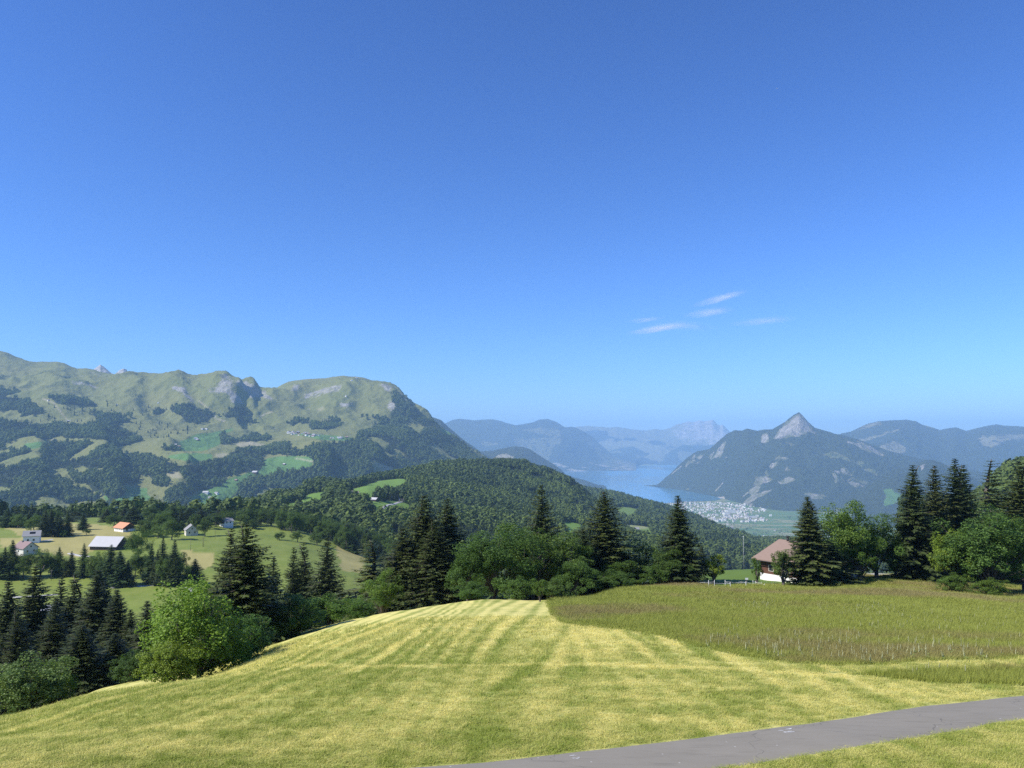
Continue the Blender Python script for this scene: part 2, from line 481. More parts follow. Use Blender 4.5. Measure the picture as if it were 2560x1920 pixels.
woodm = np.maximum(woodm, ((Pxp > 783) & (Pyp < 1322 + (Pxp - 783) * .39 + (fbm(Xp, Yp, 30, 2, 64) - .5) * 16)) * 1.0)
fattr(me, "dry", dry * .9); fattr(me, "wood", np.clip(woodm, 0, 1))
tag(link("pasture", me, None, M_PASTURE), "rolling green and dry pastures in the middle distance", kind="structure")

# ---- distant land materials
def land_material(name, forest, grass_a, grass_b, rock, scale, bump_d, fert=(.075, .15, .035)):
    t = NT(name)
    P = t.geo().outputs["Position"]
    n1 = t.noise(1 / scale, 6, .62, P); n2 = t.noise(6 / scale, 5, .7, P); n3 = t.noise(14 / scale, 4, .75, P)
    nb = t.noise(5 / scale, 6, .75, P)
    def rag(nm, k=1.1, w=.07): return t.mr(t.math('ADD', t.attr(nm), t.mr(nb, 0, 1, -k / 2, k / 2)), .5 - w, .5 + w)
    f = rag("forest", 2.0, .06); rk = rag("rock", 2.6, .2); gr = rag("green", 1.0, .2); bare = t.attr("bare")
    g = t.mix(n1, grass_a, grass_b)
    g = t.mix(t.mr(n2, .55, .8, 0, .4), g, tuple(x * .6 for x in grass_a))
    g = t.mix(gr, g, t.mix(n2, fert, tuple(x * 1.35 for x in fert)))
    g = t.mix(bare, g, (.42, .36, .27))
    rc = t.mix(t.mr(t.noise(9 / scale, 6, .8, t.scalev(P, (1.6, 1, .45)), 1.0), .34, .62), tuple(x * .3 for x in rock), rock)
    g = t.mix(t.math('MULTIPLY', rk, .9), g, rc)
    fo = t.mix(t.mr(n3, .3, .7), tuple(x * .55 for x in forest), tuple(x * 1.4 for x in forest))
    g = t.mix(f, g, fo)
    t.color(g)
    h = t.math('ADD', t.math('MULTIPLY', n3, f), t.math('MULTIPLY', n2, .6))
    t.bump(h, .8, bump_d)
    t.rough(.95)
    return t.m
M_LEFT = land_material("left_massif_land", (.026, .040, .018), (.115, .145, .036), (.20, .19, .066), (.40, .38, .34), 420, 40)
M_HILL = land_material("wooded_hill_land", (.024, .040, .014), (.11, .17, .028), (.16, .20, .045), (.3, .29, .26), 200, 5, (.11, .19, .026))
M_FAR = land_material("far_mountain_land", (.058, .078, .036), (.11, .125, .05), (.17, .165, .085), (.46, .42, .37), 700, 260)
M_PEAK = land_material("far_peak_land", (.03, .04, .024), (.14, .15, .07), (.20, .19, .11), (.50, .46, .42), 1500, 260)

def land(name, surf, mat, label, forest=None, rock=None, green=None, bare=None):
    me = surf.mesh(name)
    zero = np.zeros(surf.X.shape)
    for nm, a in (("forest", forest), ("rock", rock), ("green", green), ("bare", bare)):
        fattr(me, nm, np.clip(zero if a is None else a, 0, 1))
    return tag(link(name, me, None, mat), label, kind="structure")
def pmask(surf, polys, jit, sc, seed, soft=False):
    X, Y = surf.X, surf.Y
    a = surf.P[0] + (fbm(X, Y, sc, 3, seed) - .5) * 2 * jit; b = surf.P[1] + (fbm(X, Y, sc, 3, seed + 5) - .5) * jit
    tot = np.zeros(X.shape)
    offs = [(0, 0), (1, 0), (-1, 0), (0, .7), (0, -.7), (.6, .4), (-.6, -.4)]
    for ox, oy in offs:
        m = np.zeros(X.shape, bool)
        for p in polys: m |= inpoly(a + ox * jit * .8, b + oy * jit * .8, p)
        tot += m
    return tot / len(offs)
def line_mask(surf, lines, w):
    m = np.zeros(surf.X.shape)
    for ln in lines: m = np.maximum(m, np.exp(-(seg_dist(surf.P[0], surf.P[1], ln) / w) ** 2))
    return m
def prow(pts, d, dz=0):
    """crest row: (px,py) list, distance constant or a list of (px,d)"""
    if isinstance(d, (int, float)): return [(a, b, d) for a, b in pts]
    xs = [q[0] for q in d]; ys = [q[1] for q in d]
    return [(a, b, float(np.interp(a, xs, ys))) for a, b in pts]
def craggy(sc, seed, g=.5):
    return lambda x, y: fbm(x, y, sc, 6, seed, True, g) - .33
def hilly(sc, seed):
    return lambda x, y: fbm(x, y, sc, 5, seed) - .5

# ---- massif on the left
crest6 = [(-700, 845), (-350, 858), (-120, 866)] + C1([(0,125),(60,140),(140,180),(240,215),(300,222),(400,222),(480,220),(540,235),(600,270),(650,288),(720,285),(790,295),(850,320),(950,340),(1080,345),(1150,335),(1230,320),(1330,325),(1400,335),(1500,355),(1560,350),(1620,355),(1680,350),(1740,350),(1790,332),(1850,310),(1880,300),(1908,310),(1945,362),(2020,380),(2080,378),(2140,405),(2180,445)]) \
  + C2([(40,262),(100,318),(170,352),(220,328),(280,285),(340,255),(450,235),(560,228),(650,228),(720,215),(790,212),(870,218),(960,225),(1040,250),(1110,252),(1160,275),(1220,325),(1290,365),(1340,415),(1400,475),(1480,545),(1560,605),(1620,650),(1700,690),(1740,705),(1780,755),(1850,820),(1950,880),(2030,920)]) + [(1280, 1190), (1340, 1225)]
dcrest = [(-700, 7000), (300, 7400), (560, 7000), (660, 7800), (880, 7800), (1000, 7600), (1340, 7000)]
r_crest = prow(crest6, dcrest)
def _up(p, b):
    w = float(sstep(880, 1180, p)); dd = float(np.interp(p, [q[0] for q in dcrest], [q[1] for q in dcrest]))
    return (p, (b + (1010 - b) * .55) * (1 - w) + (b + 32) * w, dd * (.88 * (1 - w) + .955 * w))

def soft_row(pts, r_, step=12):
    xs_ = np.arange(pts[0][0], pts[-1][0] + 1, step); ys_ = np.interp(xs_, [q[0] for q in pts], [q[1] for q in pts])
    kk = max(1, int(r_ / step)); ker = np.hanning(2 * kk + 3)[1:-1]; ker /= ker.sum()
    return list(zip(xs_.tolist(), np.convolve(np.pad(ys_, kk, mode='edge'), ker, 'valid').tolist()))
def rowx(*q): return [(a, b, c_) for a, b, c_ in q]
r_up = [_up(p, b) for p, b in soft_row(sorted(crest6), 90)]
rows6 = [
 rowx((-700, z(-420), 2600), (600, z(-430), 2600), (800, z(-450), 3000), (1340, z(-560), 3600)),
 rowx((-700, 1300, 3300), (300, 1298, 3300), (560, 1290, 3500), (700, 1282, 3900), (900, 1258, 4300), (1100, 1225, 4900), (1240, 1200, 5400), (1340, 1280, 5600)),
 rowx((-700, 1195, 4100), (300, 1200, 4100), (560, 1190, 4300), (640, 1185, 4600), (800, 1170, 4650), (900, 1165, 4900), (1100, 1178, 5500), (1240, 1182, 6000), (1340, 1260, 6100)),
 rowx((-700, 1080, 4900), (100, 1105, 4800), (300, 1110, 4900), (480, 1120, 5000), (640, 1120, 5150), (800, 1103, 5250), (950, 1103, 5400), (1060, 1110, 6000), (1200, 1160, 6500), (1340, 1245, 6500)),
 rowx((-700, 1000, 5600), (100, 1030, 5500), (300, 1045, 5600), (480, 1065, 5700), (640, 1085, 5900), (800, 1082, 6000), (950, 1080, 6100), (1060, 1075, 6500), (1200, 1150, 6750), (1340, 1235, 6700)),
 r_up, r_crest,
 [(p, z(float(tan_of(b)) * dd - 420), dd + 700) for p, b, dd in r_crest],
]
def massif_spurs(p, y):
    tot = np.zeros(np.broadcast(p, y).shape)
    for (pa, ya), (pb, yb), wl, wr, A in (((570, 6780), (604, 5800), 60, 13, 85), ((612, 6950), (645, 6100), 24, 10, 65), ((990, 7250), (1015, 6400), 90, 18, 70), ((1060, 7150), (1090, 6300), 30, 16, 50),
                                          ((120, 6800), (160, 5500), 90, 35, 50), ((300, 6850), (350, 5600), 80, 30, 50), ((430, 6800), (470, 5800), 70, 22, 50), ((760, 7300), (720, 6300), 70, 30, 42), ((880, 7300), (860, 6400), 60, 25, 40),
                                          ((60, 5200), (110, 3600), 80, 30, 60), ((250, 5200), (300, 3600), 70, 26, 70), ((420, 5100), (470, 3700), 70, 28, 60), ((820, 5200), (800, 4300), 60, 20, 80), ((930, 5400), (920, 4400), 60, 20, 70)):
        f = np.clip((ya - y) / (ya - yb), -1, 2)
        q = p - (pa + (pb - pa) * f) + 14 * np.sin(y / 170. + pa)
        w = sstep(ya, ya - 260, y) * sstep(yb - 300, yb + 250, y)
        tot = tot + A * w * np.where(q < 0, np.exp(-(q / wl) ** 2), np.exp(-(q / wr) ** 2))
    return tot
cr = craggy(1300, 71, .52); hl = craggy(420, 73, .55)
L6 = Surf(rows6, -700, 1340, 560, [20, 44, 44, 40, 50, 56, 10], [60, 130, 140, 70, 150, 210, 22, 60], lambda x, y: cr(x, y) + .42 * hl(x, y), extra=massif_spurs)
F1 = [C1(p) for p in (
 [(-900,300),(0,450),(120,470),(230,520),(250,560),(370,640),(240,680),(230,690),(100,700),(0,690),(-900,700)],
 [(-900,690),(230,690),(240,760),(320,760),(480,740),(560,760),(720,750),(820,720),(830,690),(730,620),(800,630),(900,660),(1100,670),(1250,690),(1200,715),(1060,720),(980,740),(1050,790),(1150,850),(1200,930),(1210,970),(1100,970),(1080,920),(1000,880),(850,870),(700,860),(600,860),(500,830),(380,860),(320,860),(280,830),(150,850),(100,880),(60,900),(0,960),(-900,960)],
 [(420,510),(540,505),(700,540),(800,560),(815,590),(700,590),(580,570),(510,575),(430,530)],
 [(-900,1030),(0,1030),(120,960),(230,950),(280,990),(350,970),(360,920),(480,890),(640,890),(720,900),(850,880),(1000,890),(1080,930),(1110,990),(1240,1000),(1330,1040),(1480,1070),(1500,1110),(1450,1140),(1370,1150),(1280,1170),(1170,1170),(1120,1130),(1050,1100),(900,1110),(780,1110),(680,1090),(600,1120),(480,1100),(400,1130),(300,1180),(180,1190),(60,1180),(0,1170),(-900,1170)],
 [(-900,1190),(180,1200),(260,1180),(430,1190),(560,1230),(650,1280),(780,1320),(830,1360),(860,1400),(950,1420),(990,1470),(700,1900),(-900,1900)],
 [(560,1120),(680,1180),(720,1140),(900,1130),(1050,1120),(1150,1170),(1170,1230),(1080,1240),(1010,1260),(1040,1300),(1020,1350),(960,1380),(880,1340),(800,1300),(720,1240),(640,1240),(600,1190)],
 [(1270,1170),(1370,1160),(1420,1220),(1390,1260),(1300,1250)],
 [(1430,600),(1560,560),(1640,560),(1700,610),(1790,660),(1770,690),(1700,720),(1650,740),(1550,720),(1540,680),(1450,630)],
 [(1840,830),(1950,820),(2020,770),(2080,770),(2140,850),(2150,880),(2060,880),(2000,880),(1950,910),(1880,920),(1845,890)],
 [(1500,1100),(1600,1080),(1700,1090),(1900,1040),(1950,970),(2050,950),(2212,950),(2212,1050),(2190,1120),(2080,1140),(1960,1160),(1880,1190),(1910,1220),(1840,1250),(1720,1290),(1650,1290),(1580,1340),(1500,1390),(1440,1400),(1370,1390),(1400,1330),(1500,1280),(1590,1210),(1500,1150)],
 [(1980,1300),(2080,1220),(2212,1180),(2212,1370),(2080,1330)],
 [(1300,1440),(1430,1400),(1600,1390),(1640,1460),(1450,1490),(1300,1470)], [(1120,1420),(1250,1410),(1270,1470),(1150,1490)],
 [(1970,600),(2040,600),(2100,650),(2140,680),(2160,720),(2020,730),(1930,760),(1820,680),(1900,650)],
 [(1280,620),(1390,620),(1380,650),(1280,670)], [(1330,920),(1480,950),(1490,970),(1380,960)],
)] + [C2(p) for p in (
 [(0,490),(90,560),(80,590),(0,580)], [(0,640),(60,690),(180,710),(170,740),(60,730),(0,760)],
 [(210,620),(300,600),(440,570),(520,570),(480,600),(300,650),(210,650)],
 [(530,590),(640,580),(750,570),(770,610),(680,650),(570,650),(520,630)],
 [(920,550),(1180,550),(1180,590),(1130,620),(1060,610),(1030,570),(930,570)],
 [(0,820),(130,820),(230,770),(330,770),(340,810),(310,850),(130,860),(100,960),(0,990)],
 [(890,720),(960,670),(1100,640),(1190,640),(1200,470),(1260,480),(1330,540),(1380,600),(1250,600),(1420,700),(1500,650),(1600,640),(1625,700),(1750,720),(1790,765),(1850,820),(2030,920),(2200,1010),(1440,1040),(1250,1010),(1240,970),(1080,930),(1080,740),(1000,730)],
 [(300,850),(600,790),(900,750),(1090,750),(1080,830),(1080,920),(1190,1020),(1240,1300),(-200,1300),(0,1100),(180,1040),(350,1000),(540,970),(550,900),(500,870),(320,860)],
 [(1200,330),(1300,380),(1420,500),(1600,640),(1460,620),(1330,520),(1230,440)],
)]
forest6 = pmask(L6, F1, 8, 90, 81) * (1 - .95 * sstep(.62, .65, fbm(L6.X, L6.Y, 330, 4, 89)))
green6 = pmask(L6, [C1(p) for p in ([(1500,890),(1640,830),(1850,790),(2000,770),(1850,830),(1840,910),(1700,960),(1500,960),(1480,930)], [(1420,1000),(1640,975),(1780,990),(1790,1040),(1600,1060),(1400,1020)], [(200,900),(400,880),(400,920),(270,950),(190,940)], [(850,1350),(1020,1260),(1240,1270),(1260,1370),(1100,1400),(1250,1500),(1000,1500),(900,1390)], [(1500,1400),(1720,1290),(1950,1190),(2212,1120),(2212,1180),(1980,1300),(2080,1340),(1700,1430)])]
  + [C2(p) for p in ([(100,960),(150,890),(350,865),(550,875),(540,960),(350,1010),(180,1040),(60,1060),(0,1090),(0,1000)], [(330,690),(600,690),(870,710),(880,740),(640,740)], [(1600,640),(1720,670),(1745,710),(1630,690)])], 5, 200, 83)
RK = [C1(p) for p in ([(1850,320),(1900,315),(1950,370),(2000,480),(2050,570),(1950,570),(1900,480),(1740,470),(1730,430),(1850,400)], [(1950,370),(2080,380),(2180,450),(2212,520),(2120,520),(2040,450)], [(1420,410),(1540,430),(1640,540),(1600,560),(1520,470),(1430,440)], [(600,375),(720,390),(930,470),(800,440),(640,400)], [(720,290),(800,300),(860,330),(760,310)])] \
   + [C2(p) for p in ([(0,250),(60,270),(100,320),(200,370),(210,410),(100,380),(0,390)], [(370,280),(440,270),(420,330),(350,340)], [(440,370),(560,330),(700,280),(790,270),(780,320),(660,350),(480,400)], [(1090,255),(1160,270),(1300,370),(1400,480),(1300,420),(1150,320)], [(1160,440),(1230,400),(1290,500),(1240,560),(1190,520)], [(760,420),(880,430),(860,450),(770,455)], [(620,900),(760,870),(800,920),(640,960)], [(560,1060),(680,1060),(660,1110),(560,1100)])]
rock6 = pmask(L6, RK, 6, 120, 85) * .68
bare6 = np.maximum(pmask(L6, [C1(p) for p in ([(1380,1150),(1500,1130),(1530,1190),(1450,1190)], [(1960,900),(2060,880),(2212,910),(2212,930),(2000,930)], [(1800,990),(1900,980),(1950,1030),(1860,1060)])] + [C2(p) for p in ([(570,480),(640,460),(630,480),(590,495)], [(1090,930),(1240,970),(1210,1010),(1160,1000)])], 4, 150, 87) * .45,
        line_mask(L6, [C2([(1070,925),(1110,970),(1145,1005)]), C1([(1660,540),(1760,620),(1810,690),(1900,720)]), C2([(100,545),(150,515),(200,500)]), C1([(350,520),(450,560),(560,700)]), C2([(0,760),(110,800)]), C2([(400,890),(550,920)])], 1.3) * .8)
land("mountain", L6, M_LEFT, "broad green alp massif with dark forest belts on the left", forest6, rock6, green6, bare6)

# ---- tiny snowy peaks behind it
L7 = Surf([[(p, z(-300), 9300) for p in (200, 350)], prow([(205, 960)] + C1([(740,330),(790,275),(840,240),(885,272),(930,312),(960,325),(1000,288),(1035,274),(1062,284),(1078,330),(1110,380)]) + [(345, 960)], 10200), [(p, z(-100), 11200) for p in (200, 350)]],
          205, 345, 110, [70, 10], [0, 10, 0], craggy(250, 91))
snow7 = pmask(L7, [C1([(820,315),(930,325),(940,345),(860,338)]), C1([(990,345),(1040,330),(1090,335),(1090,360),(990,360)])], 2, 300, 92)
land("mountain", L7, M_PEAK, "two tiny blue-grey peaks with snow patches behind the left ridge", rock=np.ones(L7.X.shape))
t = NT("old_snow"); t.color((.85, .87, .9)); M_SNOW = t.m
vm = snow7.reshape(-1) > .5
nr, nc = L7.X.shape
idx = np.arange(nr * nc).reshape(nr, nc)
q = np.stack([idx[:-1, :-1], idx[:-1, 1:], idx[1:, 1:], idx[1:, :-1]], -1).reshape(-1, 4)
q = q[vm[q].all(1)]
if len(q):
    vv = np.stack([L7.X, L7.Y - 3, L7.Z + 4], -1).reshape(-1, 3)
    used, inv = np.unique(q, return_inverse=True)
    tag(link("snow_field", mesh_np("snow_field", vv[used], inv.reshape(-1, 4), True), None, M_SNOW), "white snow patches on the distant peaks", kind="structure")

# ---- far range with the jagged peak
p1 = C3([(600,340),(820,290),(910,285),(1000,295),(1090,300),(1150,292),(1270,312),(1380,325),(1470,308),(1520,318),(1600,298),(1650,270),(1700,258),(1750,245),(1790,252),(1840,236),(1880,246),(1920,238),(1950,231),(1975,255),(1985,266),(2010,281),(2035,272),(2060,300),(2095,335),(2212,420),(2600,520)])
L1 = Surf([[(p, z(-866), 25500) for p in (1300, 2100)], rowx((1300, 1130, 28500), (1700, 1115, 28500), (1820, 1105, 28500), (2100, 1150, 28500)), prow(p1, 32000), [(p, z(-300), 35000) for p in (1300, 2100)]],
          1330, 2080, 330, [50, 70, 10], [20, 500, 25, 0], craggy(2600, 95, .58))
rock1 = sstep(1640, 1760, L1.P[0]) * sstep(1135, 1075, L1.P[1])
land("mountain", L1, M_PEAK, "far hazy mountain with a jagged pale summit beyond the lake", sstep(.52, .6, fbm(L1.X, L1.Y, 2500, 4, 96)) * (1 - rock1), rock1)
for nm, pts, dd, px0, px1, lab in (("hill", C3([(1480,600),(1520,550),(1600,490),(1690,445),(1760,448),(1830,470),(1880,455),(1930,450),(2000,500),(2100,560)]), 26500, 1635, 1840, "hazy flat-topped hill at the far end of the lake"),
                                   ("hill", C3([(1060,520),(1110,485),(1200,465),(1280,456),(1330,480),(1380,500),(1430,515),(1500,540),(1540,570)]), 27500, 1515, 1665, "low hazy hill at the head of the lake")):
    H = Surf([[(p, z(-866), dd - 1500) for p in (1400, 1900)], prow(pts, dd), [(p, z(-866), dd + 1500) for p in (1400, 1900)]], px0, px1, 110, [40, 30], [0, 40, 0], craggy(900, 97))
    land(nm, H, M_FAR, lab, sstep(.35, .45, fbm(H.X, H.Y, 700, 3, 98)))

# ---- range across the lake, left of it
p2 = [(900, 1080)] + C2([(1650,600),(1720,568),(1780,560),(1900,572),(2050,562),(2150,590)]) + C3([(0,232),(100,228),(200,250),(300,282),(360,280),(440,260),(500,235),(570,228),(640,255),(700,292),(720,298),(760,292),(800,300),(900,345),(950,380),(1000,430),(1080,500),(1150,555),(1240,583),(1300,600)])
L2 = Surf([[(p, z(-866), 20300) for p in (900, 1620)], rowx((900, 1150, 21300), (1400, 1150, 21300), (1560, 1162, 22500), (1620, 1164, 23500)), rowx((900, 1105, 22300), (1250, 1100, 22300), (1400, 1085, 22400), (1500, 1130, 22900), (1620, 1164, 24000)), prow(p2, 23800), [(p, z(-500), 26000) for p in (900, 1620)]],
          900, 1590, 300, [24, 40, 50, 10], [0, 260, 420, 30, 0], craggy(2000, 101, .56))
meadow2 = np.clip(sstep(.56, .62, fbm(L2.X * 1.3, L2.Y * .5, 1500, 4, 103)) * sstep(1085, 1100, L2.P[1]) + pmask(L2, [C3([(330,310),(520,290),(700,320),(690,370),(560,370),(380,330)]), C3([(0,400),(160,420),(150,440),(0,460)]), C3([(410,440),(520,490),(640,520),(540,510)]), C3([(600,390),(700,370),(690,440),(620,450)])], 6, 600, 104), 0, 1)
shore2 = sstep(.5, .75, fbm(L2.X, L2.Y, 220, 3, 105)) * sstep(1150, 1160, L2.P[1])
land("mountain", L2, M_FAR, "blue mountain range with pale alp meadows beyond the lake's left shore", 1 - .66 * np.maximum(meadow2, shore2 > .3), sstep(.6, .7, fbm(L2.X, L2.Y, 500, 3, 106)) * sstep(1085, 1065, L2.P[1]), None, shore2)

# ---- steep spur just behind the massif
p2b = [(960, 985)] + C2([(1300,400),(1370,420),(1410,430),(1450,455),(1480,490),(1500,530),(1560,555),(1620,580),(1680,640),(1800,740),(1950,840),(2050,900)]) + [(1300, 1190), (1340, 1210)]
L2b = Surf([[(p, z(-866), 9700) for p in (940, 1400)], prow([(a, b + 60) for a, b in p2b], 10300), prow(p2b, 11000), [(p, z(-700), 12500) for p in (940, 1400)]], 950, 1340, 150, [30, 40, 8], [0, 120, 30, 0], craggy(500, 111))
land("mountain", L2b, M_FAR, "steep blue cliff shoulder behind the left massif", sstep(.3, .42, fbm(L2b.X, L2b.Y, 500, 3, 112)), sstep(.5, .6, fbm(L2b.X, L2b.Y, 300, 3, 113)) * (L2b.P[0] < 1110))

# ---- wooded promontory hill on the lake's near left shore
p3 = [(1100, 1150)] + C3([(0,500),(100,490),(200,470),(290,455),(360,460),(420,480),(480,520),(560,570),(640,620),(680,650),(720,690),(800,720),(900,750),(1000,790),(1050,815),(1150,850),(1250,880)])
L3 = Surf([[(p, z(-866), 10200) for p in (1080, 1600)], prow([(a, b + 45 + max(0, (1420 - a)) * .1) for a, b in p3], 11500), prow(p3, 13000), [(p, z(-866), 14500) for p in (1080, 1600)]], 1080, 1580, 200, [24, 44, 16], [0, 70, 16, 0], craggy(700, 115))
clear3 = pmask(L3, [C3([(90,560),(150,525),(230,520),(290,550),(270,570),(150,590)])], 5, 300, 116)
cl3 = np.clip(clear3 + pmask(L3, [C3([(480,610),(620,650),(600,680),(500,650)]), C3([(780,740),(900,790),(860,800),(800,780)])], 4, 200, 117) * .8, 0, 1)
land("hill", L3, M_FAR, "wooded hill with a pale clearing sloping down to the lake", 1 - cl3, None, None, clear3 * .5)

# ---- pyramid mountain on the right of the lake
p4 = C3([(1440,830),(1490,775),(1560,720),(1640,650),(1700,600),(1800,510),(1830,495),(1920,480),(1990,420),(2060,360),(2130,325)]) + C4([(110,280),(160,285),(200,270),(270,285),(320,275),(380,275),(430,245),(470,222),(500,198),(540,168),(575,150),(600,172),(640,218),(690,265),(760,285),(830,305),(900,315),(1000,350),(1200,420),(1500,500)]) + [(2500, 1190), (2900, 1230)]
foot4 = rowx((1600, z(-868), 14200), (1650, z(-868), 13900), (1700, z(-868), 12800), (1780, z(-868), 11700), (1850, z(-868), 10300), (1900, z(-868), 9400), (2000, z(-868), 9200), (2200, z(-868), 9000), (2900, z(-868), 8500))
def between4(f, sag):
    p4s = soft_row(p4, 110 if f < .5 else 60); xs4 = [q[0] for q in p4s]; ys4 = [q[1] for q in p4s]
    out = []
    for px in list(range(1600, 2900, 20)):
        b = float(np.interp(px, xs4, ys4)); dc = float(np.interp(px, [1600, 1700, 1850, 2000, 2900], [14600, 13800, 12600, 11800, 11500]))
        df = float(np.interp(px, [q[0] for q in foot4], [q[2] for q in foot4]))
        zc = float(tan_of(b)) * dc; zz = -868 + (zc + 868) * (f - sag)
        out.append((px, z(zz), df + (dc - df) * f))
    return out
d4 = [(1600, 14600), (1700, 13800), (1850, 12600), (2000, 11800), (2900, 11500)]
L4 = Surf([foot4, between4(.35, .06), between4(.7, .10), prow(p4, d4), [(q[0], z(float(tan_of(q[1])) * q[2] - 500), q[2] + 1400) for q in prow(p4, d4)]], 1610, 2900, 470, [40, 50, 60, 10], [30, 420, 460, 20, 0], craggy(1500, 121, .56))
x4, y4 = L4.P
rock4 = pmask(L4, [C4([(575,155),(660,240),(690,290),(650,290),(560,330),(500,320),(420,350),(380,340),(440,270),(520,190)]), C4([(300,310),(350,300),(360,350),(310,390)]), C4([(670,280),(720,290),(700,320)])], 7, 260, 122)
rock4 = np.maximum(rock4, sstep(.62, .76, fbm(L4.X * .7 + L4.Z * .5, L4.Y, 330, 5, 124)) * (x4 > 1700) * .62)
rock4 = np.maximum(rock4, pmask(L4, [C4([(770,580),(900,540),(980,570),(950,640),(850,690),(780,650)])], 6, 300, 125) * sstep(.45, .6, fbm(L4.X, L4.Y, 90, 2, 126)) * .7)
rock4 = np.maximum(rock4, line_mask(L4, [C3([(2040,760),(1970,830)]), C3([(1600,690),(1690,620)]), C3([(1930,560),(1960,500)]), Z6([(1180,160),(1240,120)]), Z6([(1040,300),(1100,250)]), Z6([(720,230),(810,120)])], 1.6))
green4 = pmask(L4, [C4([(720,455),(830,430),(860,440),(920,470),(940,490),(1000,500),(1040,490),(1050,530),(1030,555),(960,520),(900,500),(800,490)]), C4([(1030,560),(1100,550),(1170,575),(1140,620)]), Z6([(310,195),(410,190),(420,210),(330,215)])], 5, 260, 127)
bare4 = pmask(L4, [Z6([(720,300),(830,290),(830,340),(800,350),(790,320),(720,320)])], 2, 100, 128)
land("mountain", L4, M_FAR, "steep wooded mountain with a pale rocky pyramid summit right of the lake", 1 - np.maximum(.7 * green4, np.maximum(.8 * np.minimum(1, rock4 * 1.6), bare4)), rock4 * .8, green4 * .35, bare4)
# lower foothill right of it
p4b = C4([(1000,720),(1130,640),(1200,600),(1300,560),(1400,530),(1500,495),(1560,500),(1620,520),(1700,560),(1800,600),(1900,650)]) + [(2560, 1230), (2900, 1240)]
L4b = Surf([[(2130, z(-868), 7600), (2900, z(-868), 6800)], prow([(a, b + 45) for a, b in p4b], 8400), prow(p4b, 9300), [(2100, z(-868), 10400), (2900, z(-700), 10400)]], 2130, 2900, 240, [30, 40, 8], [0, 130, 30, 0], craggy(600, 131))
green4b = pmask(L4b, [C4([(1180,700),(1230,695),(1310,740),(1330,780),(1250,830),(1200,840),(1180,790),(1210,760)]), C4([(1740,490),(1850,560),(1950,620),(1940,650),(1800,580)]), C4([(1910,560),(1980,590),(1960,610)])], 5, 200, 132)
rk4b = pmask(L4b, [C4([(1460,530),(1500,510),(1490,560),(1460,590)])], 4, 100, 133)
land("hill", L4b, M_FAR, "lower wooded foothill with bright clearings behind the right-hand spruces", 1 - .75 * np.maximum(green4b, rk4b), rk4b, green4b)

# ---- gentle alp mountain at the right edge, behind the pyramid
p5 = [(2040, 1120)] + C4([(880,305),(950,290),(1050,245),(1150,215),(1250,208),(1360,203),(1430,215),(1470,240),(1530,255),(1600,280),(1650,268),(1720,258),(1790,285),(1860,265),(1950,245),(2010,235),(2080,245),(2130,248),(2212,255)]) + [(2700, 1090), (2900, 1110)]
L5 = Surf([[(p, z(-700), 12500) for p in (2040, 2900)], [(a, b + 75, 14500) for a, b in p5], prow(p5, 17000), [(p, z(-300), 19000) for p in (2040, 2900)]], 2040, 2900, 300, [34, 60, 8], [0, 420, 40, 0], craggy(1700, 141, .55))
open5 = np.clip(pmask(L5, [C4([(1100,425),(1180,380),(1270,345),(1310,360),(1370,400),(1310,470),(1200,470)]), C4([(1860,330),(1950,310),(2080,310),(2212,300),(2212,340),(2060,370),(2050,390),(1960,410),(1900,390)]), C4([(980,345),(1150,300),(1300,250),(1330,270),(1180,320),(1050,370)])], 7, 400, 142) + sstep(.52, .6, fbm(L5.X, L5.Y, 600, 3, 143)) * sstep(1085, 1065, L5.P[1]), 0, 1)
land("mountain", L5, M_FAR, "rounded blue alp mountain with pale pastures at the right edge", 1 - .66 * open5, None, None, open5 * .25)

# ---- wooded hill in the middle
crest8 = [(300, 1290), (560, 1280), (640, 1272)] + C2([(230,1215),(380,1222),(440,1170),(560,1120),(700,1108),(850,1120),(1000,1085),(1200,1045),(1300,1020),(1400,998),(1500,973),(1600,953),(1750,940),(1900,940),(2000,935),(2100,930),(2212,935)]) + C3([(100,605),(200,600),(290,600),(360,602),(420,622),(480,652),(550,672),(640,712),(720,745),(780,780),(830,830),(880,880),(930,910),(980,950),(1020,1020),(1080,1080)]) + [(1560, 1330), (1650, 1360)]
d8 = [(300, 1500), (640, 1700), (900, 2300), (1100, 2800), (1300, 3000), (1450, 2700), (1650, 2300)]
L8 = Surf([rowx((300, z(-140), 800), (640, z(-140), 800), (900, z(-150), 860), (1100, z(-175), 900), (1280, z(-200), 900), (1650, z(-260), 950)),
           rowx((300, 1320, 1100), (640, 1305, 1050), (800, 1310, 1080), (1000, 1305, 1150), (1100, 1318, 1200), (1280, 1338, 1300), (1450, 1345, 1450), (1650, 1380, 1500)),
           rowx((300, 1310, 1300), (640, 1283, 1350), (800, 1256, 1500), (920, 1232, 1600), (1000, 1235, 1750), (1100, 1248, 1900), (1280, 1255, 2100), (1450, 1300, 2000), (1650, 1370, 1900)),
           prow(crest8, d8), [(a, z(float(tan_of(b)) * float(np.interp(a, [q[0] for q in d8], [q[1] for q in d8])) - 150), float(np.interp(a, [q[0] for q in d8], [q[1] for q in d8])) + 500) for a, b in crest8]],
          300, 1650, 330, [26, 34, 50, 8], [10, 16, 24, 4, 10], hilly(220, 151))
